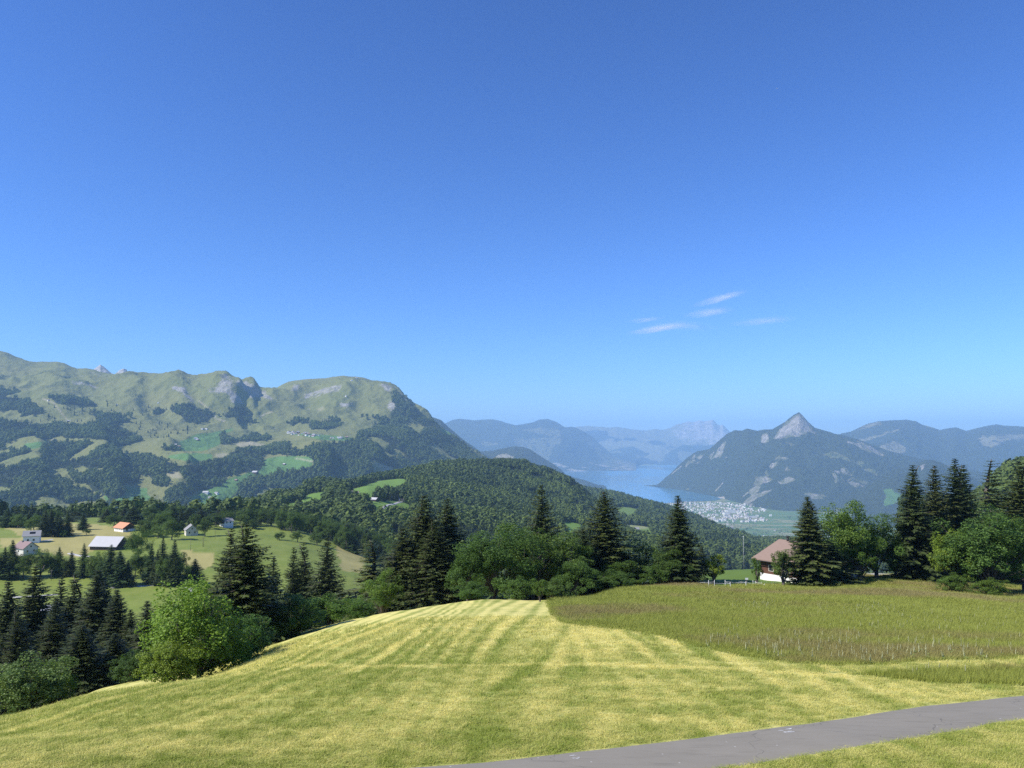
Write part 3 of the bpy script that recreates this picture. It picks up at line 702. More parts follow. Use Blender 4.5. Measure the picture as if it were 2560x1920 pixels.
OPEN8 = [C2(p) for p in ([(840,1160),(1000,1110),(1100,1080),(1250,1065),(1350,1065),(1320,1100),(1240,1130),(1090,1130),(1020,1190),(930,1195)], [(1010,1250),(1280,1245),(1370,1290),(1330,1320),(1140,1345),(1080,1345),(1010,1290)], [(220,1300),(450,1240),(510,1190),(650,1165),(640,1210),(400,1290),(250,1330)])] + [C3([(690,1085),(780,1090),(870,1115),(800,1160),(740,1210),(690,1150)])]
OPEN8 = OPEN8 + [[(a, b + 9) for a, b in q] for q in OPEN8] + [[(a, b + 18) for a, b in q] for q in OPEN8]
open8 = pmask(L8, OPEN8, 3, 60, 152)
bare8 = np.maximum(pmask(L8, [C7([(920,310),(980,310),(985,330),(930,330)])], 2, 40, 153) * .6, 0)
land("hill", L8, M_HILL, "rounded hill covered with dark mixed forest in the middle distance", 1 - np.maximum(open8, bare8), None, open8 * .8, bare8)

# ---- wooded slopes falling to the valley on the right
p9 = [(1200, 1190), (1400, 1215)] + C3([(860,815),(1060,848),(1200,878),(1300,908),(1400,938),(1500,958),(1600,990),(1800,1065),(1900,1105),(2000,1153),(2100,1183),(2212,1213)]) + [(1886, 1356), (1944, 1356), (2100, 1356), (2400, 1350), (2900, 1350)]
d9 = [(1200, 5000), (1457, 4600), (1677, 4200), (1900, 3400), (2400, 3200), (2900, 3200)]
L9 = Surf([rowx((1200, z(-300), 1250), (1500, z(-300), 1250), (1900, z(-320), 1150), (2900, z(-320), 1150)), rowx((1200, 1310, 2400), (1400, 1310, 2400), (1500, 1330, 2300), (1680, 1360, 2100), (1900, 1410, 1900), (2900, 1420, 1900)), rowx((1200, 1250, 3400), (1457, 1270, 3300), (1550, 1292, 3100), (1680, 1318, 2900), (1800, 1350, 2600), (1900, 1380, 2500), (2900, 1385, 2500)), prow(p9, d9), [(1200, z(-700), 5800), (1677, z(-700), 5000), (1900, z(-650), 4300), (2900, z(-650), 4200)]],
          1200, 2900, 360, [30, 40, 50, 10], [10, 30, 40, 8, 0], hilly(350, 161))
OPEN9 = [C3(p) for p in ([(1140,970),(1220,962),(1370,985),(1300,1005),(1310,1040),(1180,1045)], [(1180,1110),(1360,1120),(1470,1155),(1300,1185),(1200,1190)])] + [C8([(780,238),(830,238),(830,250),(790,250)])]
OPEN9 = OPEN9 + [[(a, b + 8) for a, b in q] for q in OPEN9]
open9 = pmask(L9, OPEN9, 3, 90, 162)
land("hill", L9, M_HILL, "dark wooded slopes dropping to the valley floor right of centre", 1 - open9, None, open9 * .5, pmask(L9, [C3([(1180,1110),(1360,1120),(1420,1140),(1250,1160)])], 3, 60, 163) * .35)

# ---- wooded slope at the right edge
p10 = [(2250, 1370), (2380, 1320)] + [(a, b + 24) for a, b in C4([(1860,755),(1960,695),(2060,568),(2130,528),(2212,492)])] + [(2700, 1100), (2900, 1040), (3200, 980)]
L10 = Surf([[(p, z(-190), 560) for p in (2250, 3200)], [(a, b + 60, 850) for a, b in p10], prow(p10, 1300), [(p, z(-150), 1800) for p in (2250, 3200)]], 2250, 3200, 160, [20, 40, 8], [6, 18, 4, 0], hilly(150, 171))
land("hill", L10, M_HILL, "forested hillside rising at the right edge behind the spruces", np.ones(L10.X.shape))

# ---- valley floor and lake
VZ = -864.0
t = NT("valley_floor_fields")
P = t.geo().outputs["Position"]
vo = t.n("ShaderNodeTexVoronoi"); vo.inputs["Scale"].default_value = 1.0
t.l(t.scalev(P, (1 / 420., 1 / 190., 1)), vo.inputs["Vector"])
sep = t.n("ShaderNodeSeparateColor"); t.l(vo.outputs["Color"], sep.inputs[0])
c = t.ramp(sep.outputs[0], [(0, (.085, .16, .04)), (.45, (.12, .20, .055)), (.7, (.20, .22, .08)), (1, (.30, .29, .14))])
ve = t.n("ShaderNodeTexVoronoi", feature='DISTANCE_TO_EDGE'); t.l(t.scalev(P, (1 / 420., 1 / 190., 1)), ve.inputs["Vector"])
c = t.mix(t.mr(ve.outputs["Distance"], .02, .035, 1, 0), c, (.05, .07, .03))
c = t.mix(t.mr(t.noise(.012, 5, .7, P), .58, .68, 0, .7), c, (.05, .075, .03))
t.color(c)
bm = bmesh.new()
vv = [bm.verts.new(p) for p in ((-42000, 300, VZ), (42000, 300, VZ), (42000, 48000, VZ), (-42000, 48000, VZ))]
bm.faces.new(vv)
tag(link("valley_floor", bm_mesh(bm, "valley_floor"), None, t.m), "flat patchwork of green fields on the valley floor", kind="structure")

t = NT("lake_water")
P = t.geo().outputs["Position"]
n = t.noise(.0011, 5, .6, t.scalev(P, (.5, .12, 1)), 1.0)
t.color(t.mix(t.mr(n, .5, .65), (.05, .18, .30), (.09, .25, .37)))
rn = t.mr(n, .45, .65, .10, .28); t.l(rn, t.b.inputs["Roughness"])
t.b.inputs["Specular IOR Level"].default_value = .5
t.bump(t.noise(.05, 3, .6, P), .1, .6)
def onplane(px, py, zz):
    te = float(tan_of(py)); d = zz / te
    return (float(world_x(px, d, zz)), d, zz)
LZ = -861.0
shore = [onplane(a, b, LZ) for a, b in C3([(1350,960),(1440,945),(1500,936),(1580,930),(1680,922),(1800,915),(1900,912),(1985,905)])] + [onplane(a, b, LZ) for a, b in ((1830, 1240), (1830, 1180), (1800, 1164), (1700, 1162), (1640, 1163), (1560, 1166), (1500, 1169), (1420, 1172), (1200, 1176), (1150, 1210), (1300, 1240))]
bm = bmesh.new(); bm.faces.new([bm.verts.new(p) for p in shore])
bmesh.ops.triangulate(bm, faces=bm.faces[:])
lake = tag(link("lake", bm_mesh(bm, "lake"), None, t.m), "blue lake winding between the mountains", kind="structure")
for f in lake.data.polygons:
    if f.normal.z < 0: f.flip()

# ---- air: thin blue haze filling the valley
t = NT("haze_air")
t.t.nodes.remove(t.b)
pv = t.n("ShaderNodeVolumePrincipled")
pv.inputs["Color"].default_value = (.43, .70, 1.0, 1)
pv.inputs["Density"].default_value = 4.5e-5
pv.inputs["Anisotropy"].default_value = 0.0
t.l(pv.outputs[0], t.out.inputs["Volume"])
tag(box_obj("haze", (-43000, 43000, -3000, 49000, -890, 1050), t.m), "thin blue summer haze over the whole valley", kind="stuff")

# ------------------------------------------------------------------ vegetation
def foliage(name, base, dark, trans=.25, rough=.6, inst=False):
    t = NT(name)
    g = t.geo(); oi = t.n("ShaderNodeObjectInfo")
    c = t.mix(t.mr(g.outputs["Random Per Island"], 0, 1), dark, base)
    c = t.mix(t.mr(oi.outputs["Random"], 0, 1, 0,   .35 if not inst else .45), c, tuple(x * .72 for x in base) if not inst else tuple(x * y for x, y in zip(base, (1.75, 1.55, 1.2))))
    if not inst: c = t.mix(1.0, c, oi.outputs["Color"], 'MULTIPLY')
    else: c = t.mix(1.0, c, t.ramp(t.attr('tone', True), [(0.25, (.62, .68, .7)), (.5, (1, 1, 1)), (.8, (1.2, 1.18, 1.0))]), 'MULTIPLY')
    t.color(c); t.rough(rough)
    t.b.inputs["Specular IOR Level"].default_value = .3
    tr = t.n("ShaderNodeBsdfTranslucent")
    t.l(t.mix(1.0, c, (1.25, 1.35, .55, 1), 'MULTIPLY'), tr.inputs[0])
    mx = t.n("ShaderNodeMixShader"); mx.inputs[0].default_value = trans
    t.l(t.b.outputs[0], mx.inputs[1]); t.l(tr.outputs[0], mx.inputs[2]); t.l(mx.outputs[0], t.out.inputs[0])
    return t.m
M_NEEDLE = foliage("spruce_needles", (.105, .138, .036), (.034, .050, .016), .14)
M_LEAF = foliage("broadleaf_leaves", (.15, .225, .040), (.062, .105, .021), .32)
M_FOREST_C = foliage("forest_needles", (.042, .066, .021), (.018, .032, .011), .06, .8, True)
M_FOREST_B = foliage("forest_leaves", (.085, .128, .028), (.042, .070, .017), .15, .8, True)
t = NT("bark"); n = t.noise(5, 6, .7, t.scalev(t.obj(), (1, 1, .25)))
t.color(t.mix(n, (.055, .045, .035), (.17, .145, .12))); t.bump(n, .8, .05); M_BARK = t.m
t = NT("grey_deadwood"); n = t.noise(6, 5, .7, t.obj()); t.color(t.mix(n, (.16, .14, .12), (.30, .27, .24))); M_DEAD = t.m

def quads_mesh(name, P0, U, V, mat):
    """one small leaf (quad) per row: corner P0, edges U and V"""
    n = len(P0)
    v = np.stack([P0 - U * .5, P0 + V * .35 - U * .12 + U * .62 * 0, P0 + U * .5, P0 - V * .65], 1)
    v = np.stack([P0 - U * .5, P0 - V * .5, P0 + U * .5, P0 + V * .5], 1).reshape(-1, 3)
    f = np.arange(4 * n).reshape(-1, 4)
    me = mesh_np(name, v, f)
    me.materials.append(mat)
    return me

def make_spruce(seed, H=20., rad=3.4, whorls=64, per=7, twigs=24, droop=.35, ragged=.25, lower=.05, power=.85, dead=0.0):
    g = np.random.default_rng(seed); r_ = random.Random(seed)
    bm = bmesh.new()
    segs_ = 7; pts = [Vector((r_.uniform(-.06, .06) * i, r_.uniform(-.06, .06) * i, H * .985 * i / segs_)) for i in range(segs_ + 1)]
    pts[0] = Vector((0, 0, -.8))
    for i in range(segs_):
        tube_bm(bm, pts[i], pts[i + 1], max(.03, .30 * (1 - i / segs_) ** .9 + .02), max(.02, .30 * (1 - (i + 1) / segs_) ** .9 + .02), 7, i == segs_ - 1)
    trunk = bm_mesh(bm, "trunk"); trunk.materials.append(M_BARK)
    P0 = []; U = []; V = []; wood = bmesh.new()
    lean = g.normal(0, .18, 40)
    for w in range(whorls):
        f = lower + (1 - lower) * (w + g.uniform(-.3, .3)) / whorls
        f = min(max(f, lower), .992)
        zz = H * f
        env = rad * (1 - f) ** power * (1 + .12 * math.sin(f * 23 + seed)) + .04
        if f < .22: env *= .78 + .22 * (f / .22)
        k = per if f < .85 else max(4, per - 2)
        a0 = g.uniform(0, 6.28)
        for b in range(k):
            az = a0 + 6.283 * b / k + g.uniform(-.35, .35)
            L = env * g.uniform(1 - ragged, 1 + ragged * .7) * (1 + .13 * math.sin(az * 2 + seed) + .1 * math.sin(az * 3 + f * 9))
            if g.random() < .06: L *= .5
            da = np.array([math.cos(az), math.sin(az), 0.])
            sd = np.array([-da[1], da[0], 0.])
            up0 = .35 * f ** 2 - droop * (1 - f) - .1
            def bp(q): return da * L * q + np.array([0, 0, zz + L * (up0 * q * 1.2 - .25 * q * (1 - f) + .30 * q ** 3)])
            if dead and g.random() < dead and f < .6:
                tube_bm(wood, bp(0), bp(.9), .035, .01, 3, False)
                for q in (.4, .6, .8): tube_bm(wood, bp(q), bp(q) + sd * g.uniform(-.5, .5) + np.array([0, 0, -.35]), .012, .004, 3, False)
                continue
            if L > 1.0: tube_bm(wood, bp(0.02), bp(.85), .03 + .012 * L / 3, .008, 3, False)
            nt = max(5, int(twigs * (.35 + .65 * L / rad)))
            for i in range(nt):
                q = .06 + .96 * (i + g.random()) / nt
                side = -1 if i % 2 else 1
                ln = (.16 + .52 * L / rad) * g.uniform(.7, 1.35) * (1.15 - .45 * q)
                dirv = da * g.uniform(.3, .9) + sd * side * g.uniform(.4, 1.0) * (1.1 - .6 * q) + np.array([0, 0, g.uniform(-.75, .05) * (1.15 - f)])
                dirv /= np.linalg.norm(dirv)
                nrm = np.array([g.normal(0, .5), g.normal(0, .5), 1.])
                wv = np.cross(dirv, nrm); wv /= np.linalg.norm(wv)
                c_ = bp(min(q, 1.02)) + dirv * ln * .42 + sd * side * .05
                P0.append(c_); U.append(wv * ln * g.uniform(.42, .66)); V.append(dirv * ln * 1.35)
                if i % 2 == 0:
                    hd = np.array([g.normal(0, .25), g.normal(0, .25), -1.]); hd /= np.linalg.norm(hd)
                    wv2 = np.cross(hd, da + sd * g.normal(0, .6)); wv2 /= np.linalg.norm(wv2)
                    P0.append(bp(q) + hd * ln * .4); U.append(wv2 * ln * .45); V.append(hd * ln * 1.15)
    crown = quads_mesh("crown", np.array(P0), np.array(U), np.array(V), M_NEEDLE)
    branch = bm_mesh(wood, "branches"); branch.materials.append(M_DEAD if dead else M_BARK)
    return dict(parts=[("trunk", trunk), ("branches", branch), ("crown", crown)], H=H, W=2 * rad * .95)

def make_broad(seed, H=12., rx=4.5, ry=4.5, base=.12, clusters=90, leaves=190, leaf=.2, stems=1, flat=.0, open_=0.0, top=.5):
    g = np.random.default_rng(seed)
    bm = bmesh.new()
    P0 = []; U = []; V = []
    zc = H * (base + (1 - base) * top); hz_up = H - zc; hz_dn = zc - H * base
    lobes = [(g.uniform(-.5, .5) * rx, g.uniform(-.5, .5) * ry, zc + g.uniform(-.5, .55) * hz_up, g.uniform(.42, .62)) for _ in range(9)]
    cen = []
    tries = 0
    while len(cen) < clusters and tries < 9000:
        tries += 1
        if g.random() < .72:
            lx, ly, lz, ls = lobes[g.integers(len(lobes))]
            v = g.normal(0, 1, 3); v /= np.linalg.norm(v); rr = g.uniform(.6, 1.0)
            p = np.array([lx, ly, lz]) + v * rr * np.array([rx, ry, min(hz_up, hz_dn)]) * ls
        else:
            v = g.normal(0, 1, 3); v /= np.linalg.norm(v); rr = g.uniform(.45, .95)
            p = np.array([0, 0, zc]) + v * rr * np.array([rx, ry, hz_up if v[2] > 0 else hz_dn])
        e = (p[0] / rx) ** 2 + (p[1] / ry) ** 2 + ((p[2] - zc) / (hz_up if p[2] > zc else hz_dn)) ** 2
        if e > 1.02 or p[2] < H * base * .7: continue
        if open_ and fbm(np.array([p[0]]), np.array([p[2]]), rx * .45, 2, seed)[0] < open_: continue
        cen.append(p)
    cen = np.array(cen)
    # stems and limbs
    feet = []
    for s_ in range(stems):
        az = 6.283 * s_ / stems + g.uniform(-.4, .4)
        off = np.array([math.cos(az), math.sin(az), 0]) * (0 if stems == 1 else .25)
        tr = .16 + .012 * H
        if stems > 1: tr *= .6
        p = off + np.array([0, 0, -.6]); path = [p]
        tip = np.array([off[0] * (1 + 5 * (stems > 1)), off[1] * (1 + 5 * (stems > 1)), H * (.62 + .1 * g.random())])
        for k in range(1, 6):
            path.append(p + (tip - p) * k / 5 + np.array([g.normal(0, .03 * H * .3), g.normal(0, .03 * H * .3), 0]) * (k < 5))
        for k in range(5): tube_bm(bm, path[k], path[k + 1], tr * (1 - .15 * k), tr * (1 - .15 * (k + 1)), 7, False)
        feet.append((path, tr))
    tk = bm_mesh(bm, "trunk"); tk.materials.append(M_BARK)
    lb = bmesh.new()
    for i, c_ in enumerate(cen):
        if i % 2 == 0 or open_:
            path, tr = feet[i % stems]
            k = int(np.clip((c_[2] / H) * 5 - 1.2 + g.uniform(-.4, .4), 1, 4))
            a_ = path[k]; mid = (a_ + c_) / 2 + g.normal(0, .12, 3) * rx * .3 + np.array([0, 0, .06 * H * .5])
            tube_bm(lb, a_, mid, tr * .34, tr * .17, 4, False); tube_bm(lb, mid, c_, tr * .17, tr * .05, 4, False)
    limb = bm_mesh(lb, "branches"); limb.materials.append(M_BARK)
    for c_ in cen:
        cr_ = np.array([rx, ry, (hz_up + hz_dn) / 2]) * g.uniform(.13, .24)
        n = int(leaves * g.uniform(.6, 1.3))
        v = g.normal(0, 1, (n, 3)); v /= np.linalg.norm(v, axis=1)[:, None]
        rr = g.uniform(.25, 1.0, n)[:, None] ** .5
        pos = c_ + v * rr * cr_
        outw = pos - np.array([0, 0, zc * .8]); outw /= np.linalg.norm(outw, axis=1)[:, None] + 1e-6
        nr_ = outw * .5 + np.array([0, 0, .55]) + g.normal(0, .55, (n, 3)); nr_ /= np.linalg.norm(nr_, axis=1)[:, None]
        ax = np.cross(nr_, g.normal(0, 1, (n, 3))); ax /= np.linalg.norm(ax, axis=1)[:, None]
        bx = np.cross(nr_, ax); sz = (leaf * g.uniform(.65, 1.3, n))[:, None]
        P0.append(pos); U.append(ax * sz * .8); V.append(bx * sz * 1.15)
    crown = quads_mesh("crown", np.concatenate(P0), np.concatenate(U), np.concatenate(V), M_LEAF)
    return dict(parts=[("trunk", tk), ("branches", limb), ("crown", crown)], H=H, W=2 * (rx + ry) / 2 * 1.02)

SP = [make_spruce(1), make_spruce(2, rad=3.0, whorls=60, droop=.45), make_spruce(3, rad=4.0, whorls=64, per=8, twigs=24, droop=.25, lower=.03),
      make_spruce(4, rad=2.6, whorls=54, per=7, ragged=.4, droop=.5, lower=.1), make_spruce(5, rad=2.2, whorls=34, per=5, twigs=16, ragged=.5, droop=.3, lower=.12, dead=.16),
      make_spruce(6, rad=3.6, whorls=60, droop=.4, ragged=.32, dead=.05)]
BR = [make_broad(21), make_broad(22, H=11, rx=4.6, ry=4.2, clusters=100, base=.03, stems=4, top=.45, leaf=.19), make_broad(23, H=14, rx=4.2, ry=4.2, clusters=70, open_=.36, leaves=190, base=.22, stems=2),
      make_broad(24, H=8, rx=4.2, ry=4.0, base=.0, clusters=80, stems=5, top=.42, leaf=.17), make_broad(25, H=10, rx=2.2, ry=2.2, clusters=40, leaves=160, base=.2, leaf=.17), make_broad(26, H=13, rx=5.6, ry=5.2, clusters=110, leaves=200, base=.08)]
def plant(name, proto, px, top, d, w=None, label="", cat="tree", group=None, tint=(1, 1, 1), rz=None, surf=None, hgt=None, with_parts=True):
    surf = surf or GND
    p = surf.point(px, d)
    h = hgt if hgt else max(.5, float(tan_of(top)) * d - p.z)
    sz = h / proto["H"]
    sx = sz if w is None else (w / FOC * d) / proto["W"] * (1.5 if 'spruce' in name else 1.3)
    root = empty(name, p - Vector((0, 0, .05)), rz if rz is not None else random.uniform(0, 6.28), (sx, sx, sz))
    root.rotation_euler.x = random.uniform(-.03, .03); root.rotation_euler.y = random.uniform(-.03, .03)
    root.scale.y *= random.uniform(.88, 1.12)
    tag(root, label, cat, group)
    for nm, me in proto["parts"]:
        if not with_parts and nm == "branches": continue
        o = bpy.data.objects.new(nm, me); col.objects.link(o); o.parent = root
        o.color = (*tint, 1) if nm == "crown" else (1, 1, 1, 1)
    return root
DK = (.75, .8, .8); LT = (1.35, 1.35, 1.1); YL = (1.9, 1.6, .9); SG = (1.25, 1.2, 1.7); OL = (1.1, .98, .8)
S, B = SP, BR
NEAR = [
 # right of the meadow
 ("spruce_tree", S[2], 1702, 1236, 141, 120, "tall dense spruce with a leafy maple skirt on the grassy rim", DK),
 ("maple_tree", B[0], 1680, 1368, 138, 85, "leafy maple hugging the lower half of the lone spruce", (.8, .85, .85)),
 ("spruce_tree", S[4], 1756, 1362, 168, 44, "thin greyish spruce peeking up right of the lone tall spruce", (1.2, 1.1, 1.0)),
 ("young_tree", B[4], 1785, 1378, 139, 52, "small yellow-green tree on a bare stem above the lawn", YL),
 ("young_tree", B[4], 1893, 1387, 134, 28, "slim columnar young tree before the chalet corner", (.9, 1, .8)),
 ("willow_shrub", B[4], 1958, 1366, 131, 56, "tall grey-green shrub in front of the chalet wall", (1.05, 1.0, 1.05)),
 ("spruce_tree", S[0], 2030, 1239, 134, 112, "broad spruce with sweeping boughs right in front of the chalet", (1.1, 1.05, 1.0)),
 ("spruce_tree", S[5], 2075, 1352, 136, 110, "low dark spruce half hidden between chalet and shed", (.9, .9, .9)),
 ("ash_tree", B[0], 2118, 1248, 143, 135, "tall ash with full leafy crown right of the chalet", (1.1, 1.15, .95)),
 ("ash_tree", B[4], 2150, 1366, 137, 70, "leafy small tree between the shed and the ashes", (.9, 1.0, .8)),
 ("ash_tree", B[0], 2192, 1282, 148, 130, "open-crowned ash with bare stems beside the gravel drive", (.95, 1.05, .9)),
 ("ash_tree", B[0], 2240, 1330, 152, 90, "small rounded broadleaf tree between the ashes and the tall spruces", (.8, .9, .8)),
 ("spruce_tree", S[1], 2285, 1158, 150, 120, "tall spruce with visible trunk, first of the right-hand trio", DK),
 ("spruce_tree", S[5], 2340, 1160, 157, 110, "middle spruce of the tall right-hand trio", (1.0, .9, .8)),
 ("spruce_tree", S[0], 2393, 1143, 160, 120, "third and tallest spruce of the right-hand trio", (.8, .85, .85)),
 ("spruce_tree", S[3], 2416, 1158, 166, 95, "narrow spruce leaning against the tallest of the trio", (.85, .9, .85)),
 ("spruce_tree", S[4], 2492, 1143, 176, 110, "sparse open spruce standing alone above the dark maple", (.95, .95, .9)),
 ("spruce_tree", S[3], 2556, 1150, 170, 120, "ragged spruce cut by the right picture edge", (1.0, .95, .8)),
 ("maple_tree", B[5], 2475, 1268, 126, 215, "large dark round maple at the right meadow edge", (.78, .9, .82)),
 ("maple_tree", B[0], 2392, 1318, 128, 100, "bright yellow-green maple left of the large dark maple", (1.6, 1.45, .8)),
 ("maple_tree", B[0], 2562, 1290, 131, 130, "dark maple at the far right edge of the picture", (.8, .85, .75)),
 ("shrub", B[3], 2385, 1428, 122, 70, "low green shrub at the foot of the bright maple", (.95, 1, .85)),
 ("shrub", B[3], 2478, 1440, 118, 80, "low rounded shrub at the foot of the large dark maple", (1.0, 1, .8)),
 # centre, behind the mown crest
 ("spruce_tree", S[5], 1362, 1208, 150, 130, "tall spruce with grey dead boughs behind the mown knoll", (.95, .95, .9)),
 ("spruce_tree", S[0], 1514, 1226, 142, 160, "tall tapering spruce right of the leafy clump at the knoll", (1.05, 1, .9)),
 ("spruce_tree", S[5], 1462, 1318, 138, 110, "dark shorter spruce leaning on the tapering spruce", (.7, .75, .75)),
 ("maple_tree", B[5], 1232, 1312, 122, 180, "big dark round maple right behind the mown knoll", (.72, .85, .78)),
 ("maple_tree", B[0], 1170, 1380, 118, 90, "smaller dark maple on the left flank of the big round maple", (.7, .82, .75)),
 ("ash_tree", B[2], 1325, 1322, 128, 130, "olive ash with pale stem right of the big round maple", (.95, .95, .75)),
 ("ash_tree", B[2], 1410, 1345, 130, 120, "dull green ash between the two central spruces", (.9, .92, .8)),
 ("maple_tree", B[0], 1395, 1326, 134, 140, "leafy olive tree filling the gap between the two central spruces", (.8, .88, .7)),
 ("maple_tree", B[0], 1290, 1304, 132, 140, "rounded olive tree behind the big round maple", (.85, .92, .7)),
 ("maple_tree", B[0], 1440, 1400, 122, 100, "low leafy maple in front of the central spruces", (.8, .9, .8)),
 ("shrub", B[3], 1300, 1435, 110, 80, "low shrub behind the hay at the knoll top", (.85, .95, .85)),
 ("shrub", B[3], 1385, 1440, 108, 70, "grey-green shrub right of the knoll top", (1.1, 1.1, 1.2)),
 ("young_tree", B[4], 1350, 1444, 102, 32, "small conical sapling at the corner of the mown knoll", (1.0, 1.05, .7)),
 ("ash_tree", B[2], 1588, 1336, 146, 120, "greyish broadleaf tree right of the tapering spruce", (.95, 1.0, .95)),
 ("shrub", B[3], 1530, 1420, 126, 110, "dark shrub below the tapering spruce", (.7, .8, .7)),
 ("shrub", B[3], 1640, 1405, 136, 80, "leafy shrub left of the lone spruce", (.85, .95, .85)),
 # left of centre
 ("spruce_tree", S[2], 1058, 1234, 138, 165, "massive dark spruce, left of the twin-topped pair", (.85, .82, .72)),
 ("spruce_tree", S[0], 1122, 1243, 142, 150, "massive dark spruce, right of the twin-topped pair", (.85, .85, .75)),
 ("spruce_tree", S[5], 1000, 1318, 136, 140, "dark spruce on the left flank of the twin-topped pair", (.85, .8, .7)),
 ("spruce_tree", S[4], 930, 1345, 150, 110, "sparse brownish spruce left of the massive pair", (1.35, 1.15, .95)),
 ("ash_tree", B[2], 950, 1418, 122, 90, "light green leafy tree at the foot of the sparse brownish spruce", (1.1, 1.15, .8)),
 ("shrub", B[3], 900, 1490, 104, 100, "dark green shrub on the slope edge below the sparse spruce", (.8, .95, .75)),
 ("shrub", B[3], 822, 1478, 94, 130, "round green shrub, middle one on the mown slope's edge", (.9, 1.05, .75)),
 ("shrub", B[1], 735, 1482, 86, 120, "round green shrub directly right of the big front maple", (.85, 1.0, .75)),
 ("spruce_tree", S[1], 732, 1364, 175, 85, "pointed spruce rising left behind the slope shrubs", (.9, .9, .85)),
 ("spruce_tree", S[3], 757, 1352, 180, 80, "slender spruce in the middle behind the slope shrubs", (.95, .9, .85)),
 ("spruce_tree", S[5], 812, 1340, 170, 110, "broader dark spruce right behind the slope shrubs", (.8, .8, .8)),
 ("spruce_tree", S[1], 671, 1386, 150, 80, "short dark spruce right of the big front spruce", (.8, .8, .75)),
 ("spruce_tree", S[2], 606, 1306, 84, 190, "big dark spruce towering behind the bright front maple", (.9, .9, .8)),
 ("spruce_tree", S[3], 566, 1318, 98, 100, "ragged spruce directly behind the big front spruce", (1.0, .9, .75)),
 ("maple_tree", B[1], 482, 1430, 63, 240, "bright green bushy maple standing on the mown slope", (1.45, 1.5, .9)),
 ("maple_tree", B[1], 615, 1530, 69, 130, "dark green leafy maple under the big front spruce", (.75, .95, .95)),
 ("shrub", B[3], 425, 1580, 59, 130, "low leafy front skirt shrub left of the bright maple", (1.7, 1.5, .9)),
 # left
 ("spruce_tree", S[2], 228, 1420, 128, 190, "largest dark spruce of the left front group", (.62, .62, .6)),
 ("spruce_tree", S[1], 75, 1408, 132, 150, "open dark spruce with drooping boughs at the left edge", (.75, .72, .6)),
 ("spruce_tree", S[3], 172, 1432, 138, 125, "dark spruce tucked left of the largest front spruce", (.7, .7, .65)),
 ("spruce_tree", S[0], 288, 1470, 120, 120, "shorter dark spruce right of the largest front spruce", (.62, .62, .6)),
 ("spruce_tree", S[5], 364, 1498, 112, 100, "small dark spruce beside the bright maple's left edge", (.7, .68, .65)),
 ("spruce_tree", S[0], 5, 1450, 118, 140, "dark spruce cut by the left picture edge", (.65, .65, .6)),
 ("spruce_tree", S[2], 120, 1500, 108, 130, "low dark spruce filling the gap in the left front group", (.6, .6, .55)),
 ("spruce_tree", S[0], 200, 1560, 96, 120, "low dark spruce standing lowest in front of the left group", (.6, .62, .58)),
 ("spruce_tree", S[5], 285, 1580, 100, 100, "low dark spruce at the right foot of the left group", (.58, .6, .55)),
 ("spruce_tree", S[2], 30, 1520, 100, 120, "low dark spruce behind the willow bush", (.6, .6, .55)),
 ("spruce_tree", S[1], 130, 1440, 145, 100, "tall dark spruce in the back of the left group", (.65, .66, .6)),
 ("spruce_tree", S[2], 620, 1420, 88, 140, "lower dark spruce filling under the big front spruce", (.8, .82, .75)),
 ("spruce_tree", S[5], 655, 1500, 92, 90, "dark young spruce at the right foot of the big front spruce", (.75, .78, .7)),
 ("spruce_tree", S[2], 1085, 1300, 132, 130, "dark spruce between and before the twin-topped pair", (.8, .8, .7)),
 ("maple_tree", B[0], 1555, 1400, 136, 100, "leafy tree on the right flank of the tapering spruce", (.8, .9, .8)),
 ("shrub", B[3], 1180, 1450, 108, 90, "leafy shrub at the left end of the big round maple", (.75, .88, .75)),
 ("spruce_tree", S[0], 255, 1448, 140, 120, "dark spruce close behind the largest front spruce", (.62, .64, .6)),
 ("spruce_tree", S[5], 325, 1520, 118, 100, "dark spruce between the left group and the small dark spruce", (.62, .64, .58)),
 ("spruce_tree", S[4], 445, 1452, 140, 60, "thin sparse young spruce above the bright maple", (1.1, 1.05, .9)),
 ("willow_shrub", B[3], 62, 1618, 54, 190, "grey-green willow bush at the left edge of the mown slope", SG),
 ("willow_shrub", B[3], 135, 1648, 56, 90, "greener round bush on the right side of the willow", (1.0, 1.1, .85)),
 ("shrub", B[3], 330, 1620, 92, 90, "dark shrub in the shade under the left spruces", (.6, .7, .65)),
]
for nm, pr, px, top, d, w, lab, tint in NEAR:
    plant(nm, pr, px, top, d, w, lab, "shrub" if "shrub" in nm else "tree", None, tint)

# ---- middle-distance trees, each one its own
def gtree(kind, px, top, base, w, group, label, tint=None, d=None):
    p = GND.hit(px, base, 200) if d is None else None
    d = p.y if d is None else d
    if kind == 's':
        pr = random.choice([SP[0], SP[1], SP[2], SP[3], SP[5]]); nm = "spruce_tree"; tint = tint or tuple(random.uniform(.8, 1.05) * x for x in (.85, .95, .9))
    else:
        pr = random.choice([BR[0], BR[1], BR[5], BR[0]]); nm = "broadleaf_tree"; q = random.uniform(.68, 1.0); tint = tint or (q * .95, q, q * .85)
    plant(nm, pr, px, top, d, w, label, "tree", group, tint, with_parts=False)
g1 = "trees in the belt between barns and lane"
for k, px, top, base, w in [('s', 28, 1348, 1446, 40), ('b', 58, 1378, 1446, 48), ('b', 100, 1372, 1444, 55), ('s', 8, 1366, 1446, 34), ('b', 128, 1380, 1442, 46), ('s', 146, 1366, 1440, 30), ('s', 176, 1377, 1440, 26), ('b', 162, 1392, 1440, 40), ('b', -25, 1370, 1446, 50)]:
    gtree(k, px, top, base, w, g1, "tree in the dark belt below the leftmost houses, left of the meadow gap")
